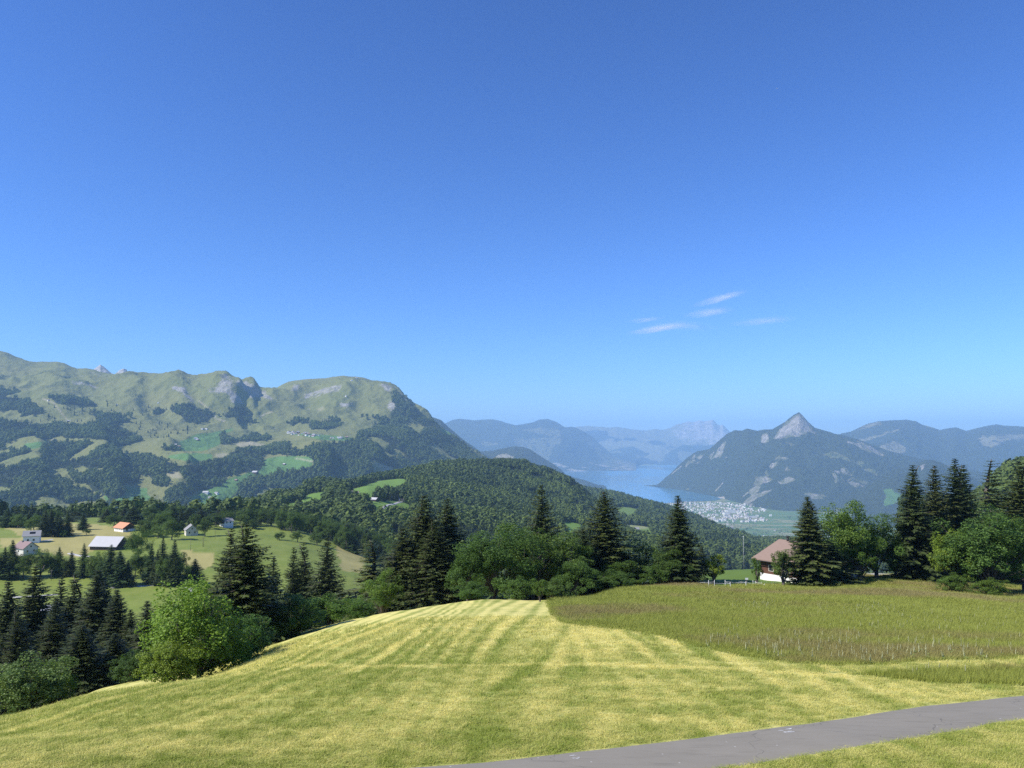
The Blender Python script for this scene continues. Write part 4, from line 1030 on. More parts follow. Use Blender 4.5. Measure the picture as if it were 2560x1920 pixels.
for k, px, top, base, w in [('s', 210, 1357, 1442, 34), ('b', 236, 1385, 1446, 44), ('b', 252, 1378, 1448, 44), ('s', 274, 1360, 1464, 46), ('s', 300, 1376, 1466, 52), ('s', 318, 1400, 1466, 34), ('b', 338, 1385, 1440, 46), ('b', 352, 1380, 1436, 40)]:
    gtree(k, px, top, base, w, g1, "tree in the dark clump directly below the grey-roofed barn")
for k, px, top, base, w in [('s', 374, 1356, 1462, 32), ('s', 405, 1338, 1464, 34), ('s', 432, 1346, 1464, 40), ('b', 414, 1386, 1464, 50), ('b', 450, 1380, 1464, 44), ('s', 392, 1372, 1464, 34), ('s', 438, 1392, 1466, 40)]:
    gtree(k, px, top, base, w, g1, "tree in the tight dark clump above the curving lane")
gtree('s', 487, 1396, 1461, 42, None, "lone small spruce right of the tight clump above the lane")
gtree('b', 470, 1415, 1461, 40, None, "round bush-like tree left of the lone small spruce")
gtree('b', 344, 1322, 1398, 54, None, "round broadleaf tree at the right end of the grey-roofed barn", (.85, .95, .8))
gtree('b', 698, 1329, 1350, 25, None, "small round field tree, left of the pair on the green pasture", (.6, .7, .65))
gtree('b', 744, 1327, 1355, 30, None, "small spreading field tree, right of the pair on the green pasture", (.8, .85, .7))
gtree('b', 792, 1328, 1362, 36, None, "field tree at the wood's edge right of the pasture pair", (.8, .85, .8))
gtree('b', 216, 1322, 1337, 18, None, "little round bush on the dry pasture left of the orange-roofed barn", (.8, .85, .7))
gtree('b', 158, 1325, 1344, 18, None, "round bush by the trees behind the white house", (.8, .9, .7))
gtree('s', 207, 1283, 1325, 24, None, "pointed spruce standing free left of the orange-roofed barn")
g2 = "trees around the upper houses"
for k, px, top, base, w in [('s', 18, 1268, 1318, 34), ('b', 45, 1282, 1320, 36), ('b', 84, 1285, 1330, 40), ('s', 110, 1275, 1342, 34), ('s', 128, 1272, 1338, 30), ('s', 150, 1290, 1342, 26), ('s', 168, 1276, 1340, 26), ('s', 143, 1280, 1335, 30)]:
    gtree(k, px, top, base, w, g2, "tree in the stand behind the white house with the dark roof hatch")
for k, px, top, base, w in [('b', 285, 1284, 1318, 36), ('b', 362, 1296, 1342, 42), ('b', 395, 1310, 1345, 36), ('b', 430, 1294, 1350, 50), ('b', 402, 1282, 1336, 40), ('b', 412, 1272, 1325, 40), ('b', 376, 1280, 1322, 36)]:
    gtree(k, px, top, base, w, g2, "round broadleaf tree between the orange-roofed barn and the pale gabled house")
for k, px, top, base, w in [('s', 470, 1296, 1335, 14), ('b', 512, 1300, 1342, 34), ('b', 540, 1282, 1316, 34), ('b', 520, 1287, 1322, 30), ('s', 452, 1275, 1325, 26), ('b', 577, 1285, 1306, 22), ('s', 558, 1268, 1305, 24), ('b', 488, 1283, 1318, 30)]:
    gtree(k, px, top, base, w, g2, "tree by the pale gabled house and the steep white chalet")
for k, px, top, base, w in [('b', 620, 1268, 1314, 50), ('b', 678, 1268, 1314, 60), ('b', 632, 1296, 1322, 24), ('b', 650, 1275, 1312, 40), ('b', 702, 1272, 1312, 40), ('b', 600, 1278, 1310, 30)]:
    gtree(k, px, top, base, w, g2, "big round tree along the upper rim of the green pasture")
# wood edge behind the pastures
g3 = "trees of the wood beyond the pastures"
rr = random.Random(5)
for i in range(58):
    px = rr.uniform(-60, 620); d = rr.uniform(700, 860)
    tpy = rr.uniform(1262, 1288) + (8 if px < 250 else 0)
    gtree('s' if rr.random() < .55 else 'b', px, tpy, 0, rr.uniform(24, 42), g3, "tree in the dark wood along the far edge of the dry pastures", d=d)
for i in range(72):
    px = rr.uniform(800, 1000); lo = 690 - (px - 800) * .5
    d = rr.uniform(lo, 900)
    zg = float(GND.at(px, d)[0]); _, pyb = proj(0., d, zg)
    gtree('b' if rr.random() < .62 else 's', px, pyb - rr.uniform(14, 22) * FOC / d, 0, rr.uniform(9, 14) * FOC / d, g3, "tree in the mixed wood right of the green pasture", d=d)
for i in range(26):
    px = rr.uniform(700, 830); d = rr.uniform(690, 860)
    zg = float(GND.at(px, d)[0]); _, pyb = proj(0., d, zg)
    gtree('b' if rr.random() < .7 else 's', px, pyb - rr.uniform(14, 20) * FOC / d, 0, rr.uniform(10, 14) * FOC / d, g3, "tree on the wooded bank behind the pasture's field trees", d=d)

# ---- forests that read as one mass (instanced low trees)
hidden = bpy.data.collections.new("forest_tree_shapes")
col.children.link(hidden)
def low_conifer(seed, n=70):
    g = np.random.default_rng(seed)
    P0 = []; U = []; V = []
    H = 1.0
    for i in range(n):
        f = .08 + .92 * ((i + g.random()) / n)
        r_ = .19 * (1 - f) ** .85 + .012
        az = g.uniform(0, 6.283)
        da = np.array([math.cos(az), math.sin(az), 0]); sd = np.array([-da[1], da[0], 0])
        P0.append(da * r_ * .55 + np.array([0, 0, f]))
        sl = np.array([da[0] * r_ * 1.0, da[1] * r_ * 1.0, -.10 * (1.1 - f) - .02])
        U.append(sd * r_ * g.uniform(.9, 1.5)); V.append(sl * g.uniform(1.0, 1.5))
    P0.append(np.array([0, 0, .5])); U.append(np.array([.03, 0, 0])); V.append(np.array([0, 0, 1.0]))
    return quads_mesh("low_conifer", np.array(P0), np.array(U), np.array(V), M_FOREST_C)
def low_broad(seed, n=130):
    g = np.random.default_rng(seed)
    v = g.normal(0, 1, (n, 3)); v /= np.linalg.norm(v, axis=1)[:, None]
    lob = 1 + .28 * np.sin(v[:, 0] * 4 + seed) * np.sin(v[:, 1] * 5 + 1) + .15 * np.sin(v[:, 2] * 7)
    pos = v * np.array([.33, .33, .42]) * (lob * g.uniform(.72, 1.0, n))[:, None] + np.array([0, 0, .54])
    nr_ = v + g.normal(0, .35, (n, 3)); nr_ /= np.linalg.norm(nr_, axis=1)[:, None]
    ax = np.cross(nr_, g.normal(0, 1, (n, 3))); ax /= np.linalg.norm(ax, axis=1)[:, None]
    bx = np.cross(nr_, ax)
    sz = g.uniform(.13, .24, n)[:, None]
    return quads_mesh("low_broadleaf", pos, ax * sz, bx * sz, M_FOREST_B)
def shape_collection(name, meshes):
    c_ = bpy.data.collections.new(name); hidden.children.link(c_)
    for i, me in enumerate(meshes):
        o = bpy.data.objects.new(me.name, me); c_.objects.link(o)
        o.hide_render = True; o.hide_viewport = False
        o["kind"] = "helper"
    return c_
CON = shape_collection("conifer_shapes", [low_conifer(i) for i in range(4)] + [low_broad(i + 9) for i in range(4)])
def gn_scatter(name, pts, scales, rots, idx, coll, label, extra=None):
    me = bpy.data.meshes.new(name)
    me.vertices.add(len(pts)); me.vertices.foreach_set("co", np.asarray(pts, np.float32).ravel())
    def va(nm, v):
        a = me.attributes.new(nm, 'FLOAT_VECTOR', 'POINT'); a.data.foreach_set("vector", np.asarray(v, np.float32).ravel())
    va("rot", rots); va("scl", scales)
    a = me.attributes.new("pick", 'INT', 'POINT'); a.data.foreach_set("value", np.asarray(idx, np.int32))
    for k, v in (extra or {}).items(): fattr(me, k, v)
    o = link(name, me)
    ng = bpy.data.node_groups.new(name + "_nodes", 'GeometryNodeTree')
    ng.interface.new_socket("Geometry", in_out='INPUT', socket_type='NodeSocketGeometry')
    ng.interface.new_socket("Geometry", in_out='OUTPUT', socket_type='NodeSocketGeometry')
    N = ng.nodes
    gi = N.new("NodeGroupInput"); go = N.new("NodeGroupOutput"); ip = N.new("GeometryNodeInstanceOnPoints")
    ci = N.new("GeometryNodeCollectionInfo"); ci.inputs[0].default_value = coll
    ci.inputs[1].default_value = True; ci.inputs[2].default_value = True
    ip.inputs["Pick Instance"].default_value = True
    def na(nm, ty):
        q = N.new("GeometryNodeInputNamedAttribute"); q.data_type = ty; q.inputs[0].default_value = nm; return q.outputs[0]
    ng.links.new(gi.outputs[0], ip.inputs["Points"]); ng.links.new(ci.outputs[0], ip.inputs["Instance"])
    ng.links.new(na("pick", 'INT'), ip.inputs["Instance Index"])
    ng.links.new(na("rot", 'FLOAT_VECTOR'), ip.inputs["Rotation"]); ng.links.new(na("scl", 'FLOAT_VECTOR'), ip.inputs["Scale"])
    ng.links.new(ip.outputs[0], go.inputs[0])
    md = o.modifiers.new("scatter", 'NODES'); md.node_group = ng
    tag(o, label, kind="stuff")
    return o
def forest(name, surf, n, mask, label, h0=14, h1=26, conif=.6, seed=1, cone_sc=90, edge=None):
    p = surf.scatter(n, mask, 0.0, seed)
    g = np.random.default_rng(seed + 100)
    k = len(p)
    cf = fbm(p[:, 0], p[:, 1], cone_sc, 3, seed + 3) + g.normal(0, .12, k)
    con = cf < np.quantile(cf, conif)
    tone = np.clip(fbm(p[:, 0], p[:, 1], 160, 4, seed + 9) + g.normal(0, .06, k), 0, 1)
    h = (h0 + (h1 - h0) * g.random(k) ** 1.6 * (.5 + 1.0 * fbm(p[:, 0], p[:, 1], 90, 2, seed + 13))) * np.where(con, 1.15, .85)
    w = h * np.where(con, g.uniform(.85, 1.2, k), g.uniform(.85, 1.15, k))
    idx = np.where(con, g.integers(0, 4, k), g.integers(4, 8, k))
    p[:, 2] -= .6
    return gn_scatter(name, p, np.stack([w, w, h], -1), np.stack([np.zeros(k), np.zeros(k), g.uniform(0, 6.28, k)], -1), idx, CON, label, {"tone": tone})
forest("forest", L8, 75000, np.clip(1 - np.maximum(open8, bare8), 0, 1) * (L8.P[0] > 560) * (1 - .9 * sstep(.68, .71, fbm(L8.X, L8.Y, 130, 3, 159))), "dense mixed forest covering the rounded middle hill", 8, 21, .55, 1)
forest("forest", L9, 60000, np.clip(1 - open9, 0, 1) * (1 - .9 * sstep(.68, .71, fbm(L9.X, L9.Y, 200, 3, 169))), "dark forest on the slopes falling towards the valley", 14, 26, .65, 2)
forest("forest", L6, 62000, forest6 * (L6.u[:, None] > .6), "forest belts on the lower flanks of the left massif", 16, 30, .55, 3, 200)
forest("forest", L10, 9000, np.ones(L10.X.shape), "forest on the hillside at the right edge", 12, 22, .85, 4)
forest("forest", GND, 9000, (GND.P[0] > 1000) * (GND.Y > 240) * 1.0 + ((GND.P[0] > 600) & (GND.P[0] <= 1000) & (GND.Y > 900)) * 1.0 + ((GND.P[0] <= 600) & (GND.Y > 870)) * 1.0, "wood on the hidden slopes below the meadow and behind the pastures", 12, 22, .5, 5)
sp = fbm(L6.X, L6.Y, 500, 3, 201)
sparse = (1 - forest6) * np.clip(pmask(L6, [C1([(1050,740),(1500,720),(1720,740),(1600,800),(1450,850),(1300,870),(1150,840)]), C1([(240,560),(820,600),(800,720),(260,750)]), C1([(850,560),(1400,600),(1250,680),(900,640)])], 10, 200, 203) + .03 * (L6.P[1] > 1040), 0, 1)

# lone trees dotted over the alp pastures
pts = L6.scatter(900, sparse, 0, 21)
g = np.random.default_rng(4)
for i, p in enumerate(pts[:110]):
    pr = SP[int(g.integers(0, 4))]
    h = g.uniform(16, 27)
    root = empty("spruce_tree", p - np.array([0, 0, .5]), g.uniform(0, 6), (h / 20 * 1.5, h / 20 * 1.5, h / 20))
    tag(root, "tiny dark spruce dotted on the far alp pasture of the left massif", "tree", "lone spruces on the far alp pastures")
    for nm, me in pr["parts"]:
        if nm == "branches": continue
        o = bpy.data.objects.new(nm, me); col.objects.link(o); o.parent = root; o.color = (.7, .85, .8, 1)

# ------------------------------------------------------------------ roads and lanes
def ribbon(name, surf, L_, R_, lift, mat, label, nx=7, step=.5):
    """strip of ground between two world polylines"""
    L_ = np.array(L_); R_ = np.array(R_)
    def res(p, n):
        s_ = np.r_[0, np.cumsum(np.hypot(*np.diff(p, axis=0).T))]
        q = np.linspace(0, s_[-1], n); return np.stack([np.interp(q, s_, p[:, 0]), np.interp(q, s_, p[:, 1])], -1)
    n = int(max(4, np.hypot(*np.diff(L_, axis=0).T).sum() / step))
    A = res(L_, n); B_ = res(R_, n)
    f = np.linspace(0, 1, nx)[None, :, None]
    G = A[:, None] * (1 - f) + B_[:, None] * f
    zz = surf.zxy(G[..., 0].ravel(), G[..., 1].ravel()).reshape(n, nx)
    k = 5
    zs = np.stack([np.convolve(np.pad(zz[:, j], k, mode='edge'), np.ones(2 * k + 1) / (2 * k + 1), 'valid') for j in range(nx)], 1)
    zz = np.maximum(zs, zz) + lift
    zz[:, 0] -= lift * 1.6; zz[:, -1] -= lift * 1.6
    v = np.concatenate([G, zz[..., None]], -1).reshape(-1, 3)
    i = np.arange(n * nx).reshape(n, nx)
    fc = np.stack([i[:-1, :-1], i[:-1, 1:], i[1:, 1:], i[1:, :-1]], -1).reshape(-1, 4)
    me = mesh_np(name, v, fc, True)
    if me.polygons[0].normal.z < 0: me.flip_normals()
    return tag(link(name, me, None, mat), label, kind="structure")
def offset_line(p, w):
    p = np.array(p, float); t_ = np.gradient(p, axis=0); t_ /= np.linalg.norm(t_, axis=1)[:, None]
    n_ = np.stack([-t_[:, 1], t_[:, 0]], -1)
    return p + n_ * w
t = NT("asphalt")
P = t.geo().outputs["Position"]
n1 = t.noise(.9, 5, .6, t.scalev(P, (.5, 1.2, 1))); n2 = t.noise(60, 3, .7, P); n3 = t.noise(3.2, 4, .6, t.scalev(P, (.25, 1.5, 1)))
c = t.mix(n1, (.175, .157, .118), (.265, .238, .185))
c = t.mix(t.mr(n2, .3, .75, 0, .55), c, (.33, .295, .235))
c = t.mix(t.mr(n3, .55, .75, 0, .45), c, (.12, .107, .08))
vr = t.n("ShaderNodeTexVoronoi", feature='DISTANCE_TO_EDGE'); vr.inputs["Scale"].default_value = .22
nz = t.n("ShaderNodeTexNoise"); nz.inputs["Scale"].default_value = 1.4; t.l(P, nz.inputs["Vector"])
vm_ = t.n("ShaderNodeVectorMath", operation='ADD'); t.l(P, vm_.inputs[0]); t.l(nz.outputs["Color"], vm_.inputs[1]); t.l(vm_.outputs[0], vr.inputs["Vector"])
c = t.mix(t.mr(vr.outputs["Distance"], .0, .0045, .55, 0), c, (.05, .047, .045))
sp_ = t.n("ShaderNodeTexVoronoi"); sp_.inputs["Scale"].default_value = 1.3; t.l(P, sp_.inputs["Vector"])
c = t.mix(t.mr(sp_.outputs["Distance"], .02, .045, .8, 0), c, (.6, .58, .53))
t.color(c); t.bump(n2, .35, .01); t.rough(.9); M_ASPHALT = t.m
up = [(1000, 1918), (1217, 1902), (1480, 1872), (1800, 1835), (1972, 1812), (2144, 1788), (2315, 1763), (2560, 1737)]
U0 = np.array(wpoly(up))
d0 = U0[0] - U0[1]; d0 /= np.linalg.norm(d0); d1 = U0[-1] - U0[-3]; d1 /= np.linalg.norm(d1)
UP = np.vstack([U0[0] + d0 * 14, U0[0] + d0 * 6, U0, U0[-1] + d1 * 8, U0[-1] + d1 * 20])
ROADW = 3.4
LOW = offset_line(UP, -ROADW)
ROADPOLY = [tuple(p) for p in UP] + [tuple(p) for p in LOW[::-1]]
road = ribbon("road", GND, UP, LOW, .045, M_ASPHALT, "narrow grey asphalt lane crossing the lower right corner", 9, .35)
t = NT("road_paint"); t.color(t.mix(t.noise(14, 4, .7, t.obj()), (.40, .39, .36), (.70, .69, .65))); M_PAINT = t.m
ROADV = np.empty(len(road.data.vertices) * 3, np.float32); road.data.vertices.foreach_get('co', ROADV); ROADV = ROADV.reshape(-1, 3)
from mathutils.bvhtree import BVHTree
ROADT = BVHTree.FromPolygons([tuple(v) for v in ROADV.tolist()], [tuple(p_.vertices) for p_ in road.data.polygons])
def paint_mark(px, py, sz, seed):
    p = GND.hit(px, py); r_ = random.Random(seed)
    bm = bmesh.new()
    for k in range(7):
        cx, cy = p.x + r_.uniform(-.32, .32) * sz, p.y + r_.uniform(-.3, .3) * sz
        an = r_.uniform(-.5, .9); L2_, W2_ = r_.uniform(.06, .20) * sz, r_.uniform(.025, .06) * sz
        ring = []
        for i in range(9):
            a = 6.283 * i / 9; rr_ = r_.uniform(.55, 1.0)
            u_, v_ = math.cos(a) * L2_ * rr_, math.sin(a) * W2_ * rr_
            ring.append((cx + u_ * math.cos(an) - v_ * math.sin(an), cy + u_ * math.sin(an) + v_ * math.cos(an)))
        vz = []
        for q in ring:
            h_ = ROADT.ray_cast(Vector((q[0], q[1], 50)), Vector((0, 0, -1)))[0]
            if h_ is not None: vz.append((q[0], q[1], h_.z + .005))
        if len(vz) > 3: bm.faces.new([bm.verts.new(q) for q in vz])
    o = link("paint_mark", bm_mesh(bm, "paint_mark"), road, M_PAINT)
    o["kind"] = "stuff"
paint_mark(1966, 1830, 1.0, 3); paint_mark(1443, 1897, .7, 4)

t = NT("lane_gravel"); n = t.noise(2, 4, .6, t.obj()); t.color(t.mix(n, (.36, .34, .32), (.52, .50, .47))); M_LANE = t.m
def lane(surf, pts, w, label, lift=.15, dmin=200):
    c_ = np.array(wpoly(pts, surf, dmin)); c_ = c_[np.argsort(c_[:, 0])] if abs(c_[-1, 0] - c_[0, 0]) > abs(c_[-1, 1] - c_[0, 1]) else c_
    q = np.linspace(0, len(c_) - 1, 40); c_ = np.stack([np.interp(q, np.arange(len(c_)), c_[:, k]) for k in (0, 1)], -1)
    ribbon("lane", surf, offset_line(c_, w / 2), offset_line(c_, -w / 2), lift, M_LANE, label, 5, 2.0)
lane(GND, C5([(1090, 872), (1200, 858), (1350, 852), (1500, 846), (1650, 842), (1780, 845), (1850, 870), (1900, 905)]), 4.5, "pale lane curving over the lower left pasture", .25)
lane(GND, C5([(690, 528), (740, 540), (800, 552), (900, 560)]), 4.0, "short visible piece of pale lane left of the grey-roofed barn", .25)
lane(GND, C5([(40, 975), (100, 965), (240, 957), (370, 950), (460, 944), (570, 935)]), 3.5, "pale track glimpsed between the left front spruces", .25)
lane(GND, C5([(380, 410), (450, 400), (520, 390)]), 3.0, "pale drive beside the white house", .2)
lane(GND, C6([(1, 730), (60, 725), (120, 722)]), 4.0, "end of the pale lane at the left clump", .25)
lane(L8, C2([(1110, 1342), (1118, 1318), (1140, 1300), (1190, 1282), (1230, 1272), (1285, 1256)]), 7.0, "thin pale track bending across a meadow on the wooded hill", .8, 300)
dr = [(57, 166.0), (64, 164.0), (73, 160.0), (84, 156.0), (96, 152.0)]
lane(GND, [(2060, 1432), (2130, 1434), (2200, 1436), (2260, 1434), (2320, 1440)], 5.0, "pale gravel drive seen under the trees on the right", .2, 140)

# ------------------------------------------------------------------ buildings
M_WHITE = plain("white_render", (.78, .76, .72), .85, 1.2, .06)
M_CREAM = plain("cream_render", (.62, .58, .50), .85, 1.0, .08)
M_TIMBER = plain("brown_timber", (.115, .055, .036), .8, 2.5, .3)
M_DKTIMBER = plain("dark_timber", (.05, .037, .03), .8, 2.5, .3)
M_ROOFRED = plain("red_brown_roof", (.275, .195, .15), .8, 2.0, .16)
M_ROOFORANGE = plain("orange_roof", (.58, .27, .15), .8, .8, .15)
M_ROOFGREY = plain("grey_slate_roof", (.27, .265, .26), .8, .8, .15)
M_ROOFPALE = plain("pale_metal_roof", (.45, .44, .43), .55, .5, .1)
M_ROOFPLUM = plain("plum_roof", (.25, .175, .165), .8, .8, .15)
M_METAL = plain("dark_metal", (.03, .03, .03), .5, 3, .1)
M_GREYWALL = plain("grey_board_wall", (.30, .27, .25), .85, 2, .2)
M_POST = plain("white_post", (.75, .74, .7), .6, 3, .05)
M_POLE = plain("weathered_pole", (.13, .11, .09), .8, 3, .2)
t = NT("window_glass"); t.color((.02, .025, .03)); t.rough(.12); t.b.inputs["Specular IOR Level"].default_value = .6; M_GLASS = t.m
M_SOLAR = t = NT("solar_panel"); t.color((.012, .014, .02)); t.rough(.25); M_SOLAR = t.m

def prism_walls(bm, L, W, h, rh, z0, mi=0):
    x, y = L / 2, W / 2
    b = [bm.verts.new(p) for p in ((-x,-y,z0),(x,-y,z0),(x,y,z0),(-x,y,z0),(-x,-y,h),(x,-y,h),(x,y,h),(-x,y,h),(-x,0,h+rh),(x,0,h+rh))]
    for f in ((0,1,5,4),(2,3,7,6),(1,2,6,9,5),(3,0,4,8,7),(0,3,2,1),(4,5,9,8),(6,7,8,9)):
        fc = bm.faces.new([b[i] for i in f]); fc.material_index = mi
def slab_roof(bm, L, W, h, rh, ov, th=.22, mi=0):
    """two tilted slabs"""
    x = L / 2 + ov; y = W / 2 + ov; s_ = rh / (W / 2)
    for sg in (-1, 1):
        e = (sg * y, h - s_ * ov + .04); r_ = (0.0, h + rh + .04)
        v = [bm.verts.new(p) for p in ((-x,e[0],e[1]),(x,e[0],e[1]),(x,r_[0],r_[1]),(-x,r_[0],r_[1]),(-x,e[0],e[1]+th),(x,e[0],e[1]+th),(x,r_[0],r_[1]+th),(-x,r_[0],r_[1]+th))]
        for f in ((0,1,2,3),(7,6,5,4),(0,4,5,1),(1,5,6,2),(2,6,7,3),(3,7,4,0)):
            fc = bm.faces.new([v[i] for i in f]); fc.material_index = mi
    bmesh.ops.recalc_face_normals(bm, faces=bm.faces[:])
def gable_house(name, label, cat, pos, rz, L, W, h, rh, wall, roof, windows=(), base=None, chimney=None, extras=None, gable=None, ov=.7):
    root = empty(name, pos, rz); tag(root, label, cat)
    bm = bmesh.new(); prism_walls(bm, L, W, h, rh, -2.5); link("wall", bm_mesh(bm, "wall"), root, wall)
    bm = bmesh.new(); slab_roof(bm, L, W, h, rh, ov); rf = link("roof", bm_mesh(bm, "roof"), root, roof)
    if base: box_obj("base_wall", (-L/2-.06, L/2+.06, -W/2-.06, W/2+.06, -2.55, base[0]), base[1], root)
    if gable:
        for sx in (-1, 1):
            bm = bmesh.new(); x = sx * (L / 2 + .04)
            f = bm.faces.new([bm.verts.new(p) for p in ((x,-W/2,h*.62),(x,W/2,h*.62),(x,W/2,h),(x,0,h+rh),(x,-W/2,h))])
            r_ = bmesh.ops.extrude_face_region(bm, geom=[f]); bmesh.ops.translate(bm, vec=(sx*.08,0,0), verts=[e for e in r_["geom"] if isinstance(e, bmesh.types.BMVert)])
            bmesh.ops.recalc_face_normals(bm, faces=bm.faces[:])
            link("gable_boarding", bm_mesh(bm, "gable_boarding"), root, gable)
    for side, u, zc, ww, wh in windows:
        dpt = .05
        if side in 'fb':
            y = (-W/2 if side == 'f' else W/2); s_ = -1 if side == 'f' else 1
            off = .08 if base and zc < base[0] else 0
            wb = (u-ww/2, u+ww/2, min(y+s_*(off-.05), y+s_*(off+.06)), max(y+s_*(off-.05), y+s_*(off+.06)), zc-wh/2, zc+wh/2)
            gb = (u-ww/2+.1, u+ww/2-.1, min(y+s_*(off+.05), y+s_*(off+.09)), max(y+s_*(off+.05), y+s_*(off+.09)), zc-wh/2+.1, zc+wh/2-.1)
        else:
            x = (-L/2 if side == 'l' else L/2); s_ = -1 if side == 'l' else 1
            off = .14 if gable and zc > h*.6 else 0
            wb = (min(x+s_*(off-.05), x+s_*(off+.06)), max(x+s_*(off-.05), x+s_*(off+.06)), u-ww/2, u+ww/2, zc-wh/2, zc+wh/2)
            gb = (min(x+s_*(off+.05), x+s_*(off+.09)), max(x+s_*(off+.05), x+s_*(off+.09)), u-ww/2+.1, u+ww/2-.1, zc-wh/2+.1, zc+wh/2-.1)
        w_ = box_obj("window", wb, M_DKTIMBER if wall is not M_TIMBER else M_CREAM, root); box_obj("pane", gb, M_GLASS, w_)
    if chimney:
        cx, cy, ch, cm = chimney
        zt = h + rh * (1 - abs(cy) / (W / 2))
        c_ = box_obj("chimney", (cx-.35, cx+.35, cy-.35, cy+.35, zt-.4, zt+ch), cm, rf)
        box_obj("chimney_cap", (cx-.48, cx+.48, cy-.48, cy+.48, zt+ch+.003, zt+ch+.13), M_METAL, rf)
    return root
def gpos(px, py, dmin=200, surf=None): return (surf or GND).hit(px, py, dmin)

# chalet among the trees on the right
ux, uy = .595, -.804
chz = -27.9
ctr = Vector((47.5, 150.0, 0)) + Vector((ux, uy, 0)) * 5.8 + Vector((-uy, ux, 0)) * 7.8
ch = gable_house("chalet", "brown timber chalet with white base and reddish roof behind the broad spruce", "house", (ctr.x, ctr.y, chz), math.atan2(uy, ux), 11.6, 15.6, 5.1, 2.5, M_TIMBER, M_ROOFRED,
     windows=[('f', -3.4, 3.4, 1.1, 1.2), ('f', 0, 3.4, 1.3, 1.3), ('f', 3.4, 3.4, 1.1, 1.2), ('l', -3, 3.4, 1.3, 1.3), ('l', 3, 3.4, 1.3, 1.3)], base=(2.25, M_WHITE), ov=1.15)
bm = bmesh.new(); tube_bm(bm, (-4.8, -.3, 7.3), (-4.8, -.3, 8.5), .22, .22, 10); link("chimney_pipe", bm_mesh(bm, "chimney_pipe"), ch, M_METAL)
bm = bmesh.new(); tube_bm(bm, (-4.8, -.3, 8.5), (-4.8, -.3, 8.72), .34, .30, 10); link("chimney_cowl", bm_mesh(bm, "chimney_cowl"), ch, M_METAL)
box_obj("roof_vent", (-4.2, -3.5, -.9, -.2, 7.1, 7.8), M_METAL, ch)
bm = bmesh.new(); tube_bm(bm, (-6.9, -9.05, 4.70), (6.9, -9.05, 4.70), .09, .09, 6); link("gutter", bm_mesh(bm, "gutter"), ch, M_METAL)
sp0 = GND.point(2113, 138)
shed = gable_house("garden_shed", "small grey garden shed with dark gabled roof under the ash", "shed", (sp0.x, sp0.y + 1.5, sp0.z), R(96), 3.2, 2.6, 2.0, 1.0, M_GREYWALL, M_DKTIMBER, ov=.4)
box_obj("door", (-1.70, -1.63, -.45, .45, 0, 1.8), M_DKTIMBER, shed)

p = gpos(80, 1354); gable_house("house", "white house with grey roof and dark solar panel on the dry pasture", "house", p, .42, 10, 8, 4.6, 3.0, M_WHITE, M_ROOFGREY, [('l', -1.8, 2.9, 1, 1.2), ('l', 1.8, 2.9, 1, 1.2), ('l', 0, 5.2, .9, 1), ('f', -2, 1.6, 1.2, 1.3), ('f', 1.5, 1.6, 1.2, 1.3)])
h1 = bpy.data.objects[[o.name for o in bpy.data.objects if o.get("label", "").startswith("white house with grey")][0]]
bm = bmesh.new(); y0, y1 = -1.2, -2.9
f = bm.faces.new([bm.verts.new((x, y, 4.6 + 3.0 * (1 + y / 4) + .36)) for x, y in ((-1.3, y1), (2.2, y1), (2.2, y0), (-1.3, y0))])
r_ = bmesh.ops.extrude_face_region(bm, geom=[f]); bmesh.ops.translate(bm, vec=(0, 0, -.1), verts=[e for e in r_["geom"] if isinstance(e, bmesh.types.BMVert)]); bmesh.ops.recalc_face_normals(bm, faces=bm.faces[:])
link("solar_panel", bm_mesh(bm, "solar_panel"), h1, M_SOLAR)
p = gpos(64, 1386); gable_house("house", "house with plum-brown roof half hidden by dark trees at the left edge", "house", p, -.5, 11, 9, 4.6, 3.4, M_CREAM, M_ROOFPLUM, [('r', -2, 2.6, 1, 1.2), ('r', 2, 2.6, 1, 1.2), ('r', 0, 5.4, .9, 1), ('f', 0, 2.6, 1.1, 1.2)], chimney=(-2.5, -.8, 1.0, M_GREYWALL))
p = gpos(312, 1327); gable_house("barn", "barn with bright orange roof and white walls on the pasture rim", "barn", p, -.62, 14, 10.5, 3.2, 3.4, M_WHITE, M_ROOFORANGE, [('f', -4, 1.5, .9, .8), ('f', -1, 1.5, .9, .8), ('f', 2, 1.5, .9, .8), ('f', 5, 1.5, .9, .8), ('r', -2, 1.5, 1.6, 2)], gable=M_DKTIMBER, ov=.9)
p = gpos(274, 1371); gable_house("barn", "long dark barn with pale grey metal roof behind the spruces", "barn", p, -.14, 19, 14, 2.6, 5.2, M_DKTIMBER, M_ROOFPALE, [('f', -5, 1.3, 1.4, .9), ('f', 0, 1.3, 1.4, .9), ('f', 5, 1.3, 1.4, .9)], ov=.8)
p = gpos(478, 1338); gable_house("house", "pale house with grey gable half hidden by round trees", "house", p, -1.05, 10, 9, 4.8, 3.6, M_CREAM, M_ROOFGREY, [('r', -2, 2.6, 1, 1.3), ('r', 2, 2.6, 1, 1.3), ('r', 0, 5.6, .9, 1), ('f', 0, 2.5, 1, 1.2)])
p = gpos(566, 1318); gable_house("chalet", "small white chalet with dark window band and steep grey roof by the wood", "house", p, .85, 8.5, 8.5, 5.6, 2.6, M_WHITE, M_ROOFGREY, [('f', -2, 4.3, 1.1, 1.2), ('f', 1.5, 4.3, 1.1, 1.2), ('l', -2, 4.3, 1.1, 1.2), ('l', 2, 4.3, 1.1, 1.2), ('l', 0, 1.8, 1.1, 1.2)], gable=M_DKTIMBER)
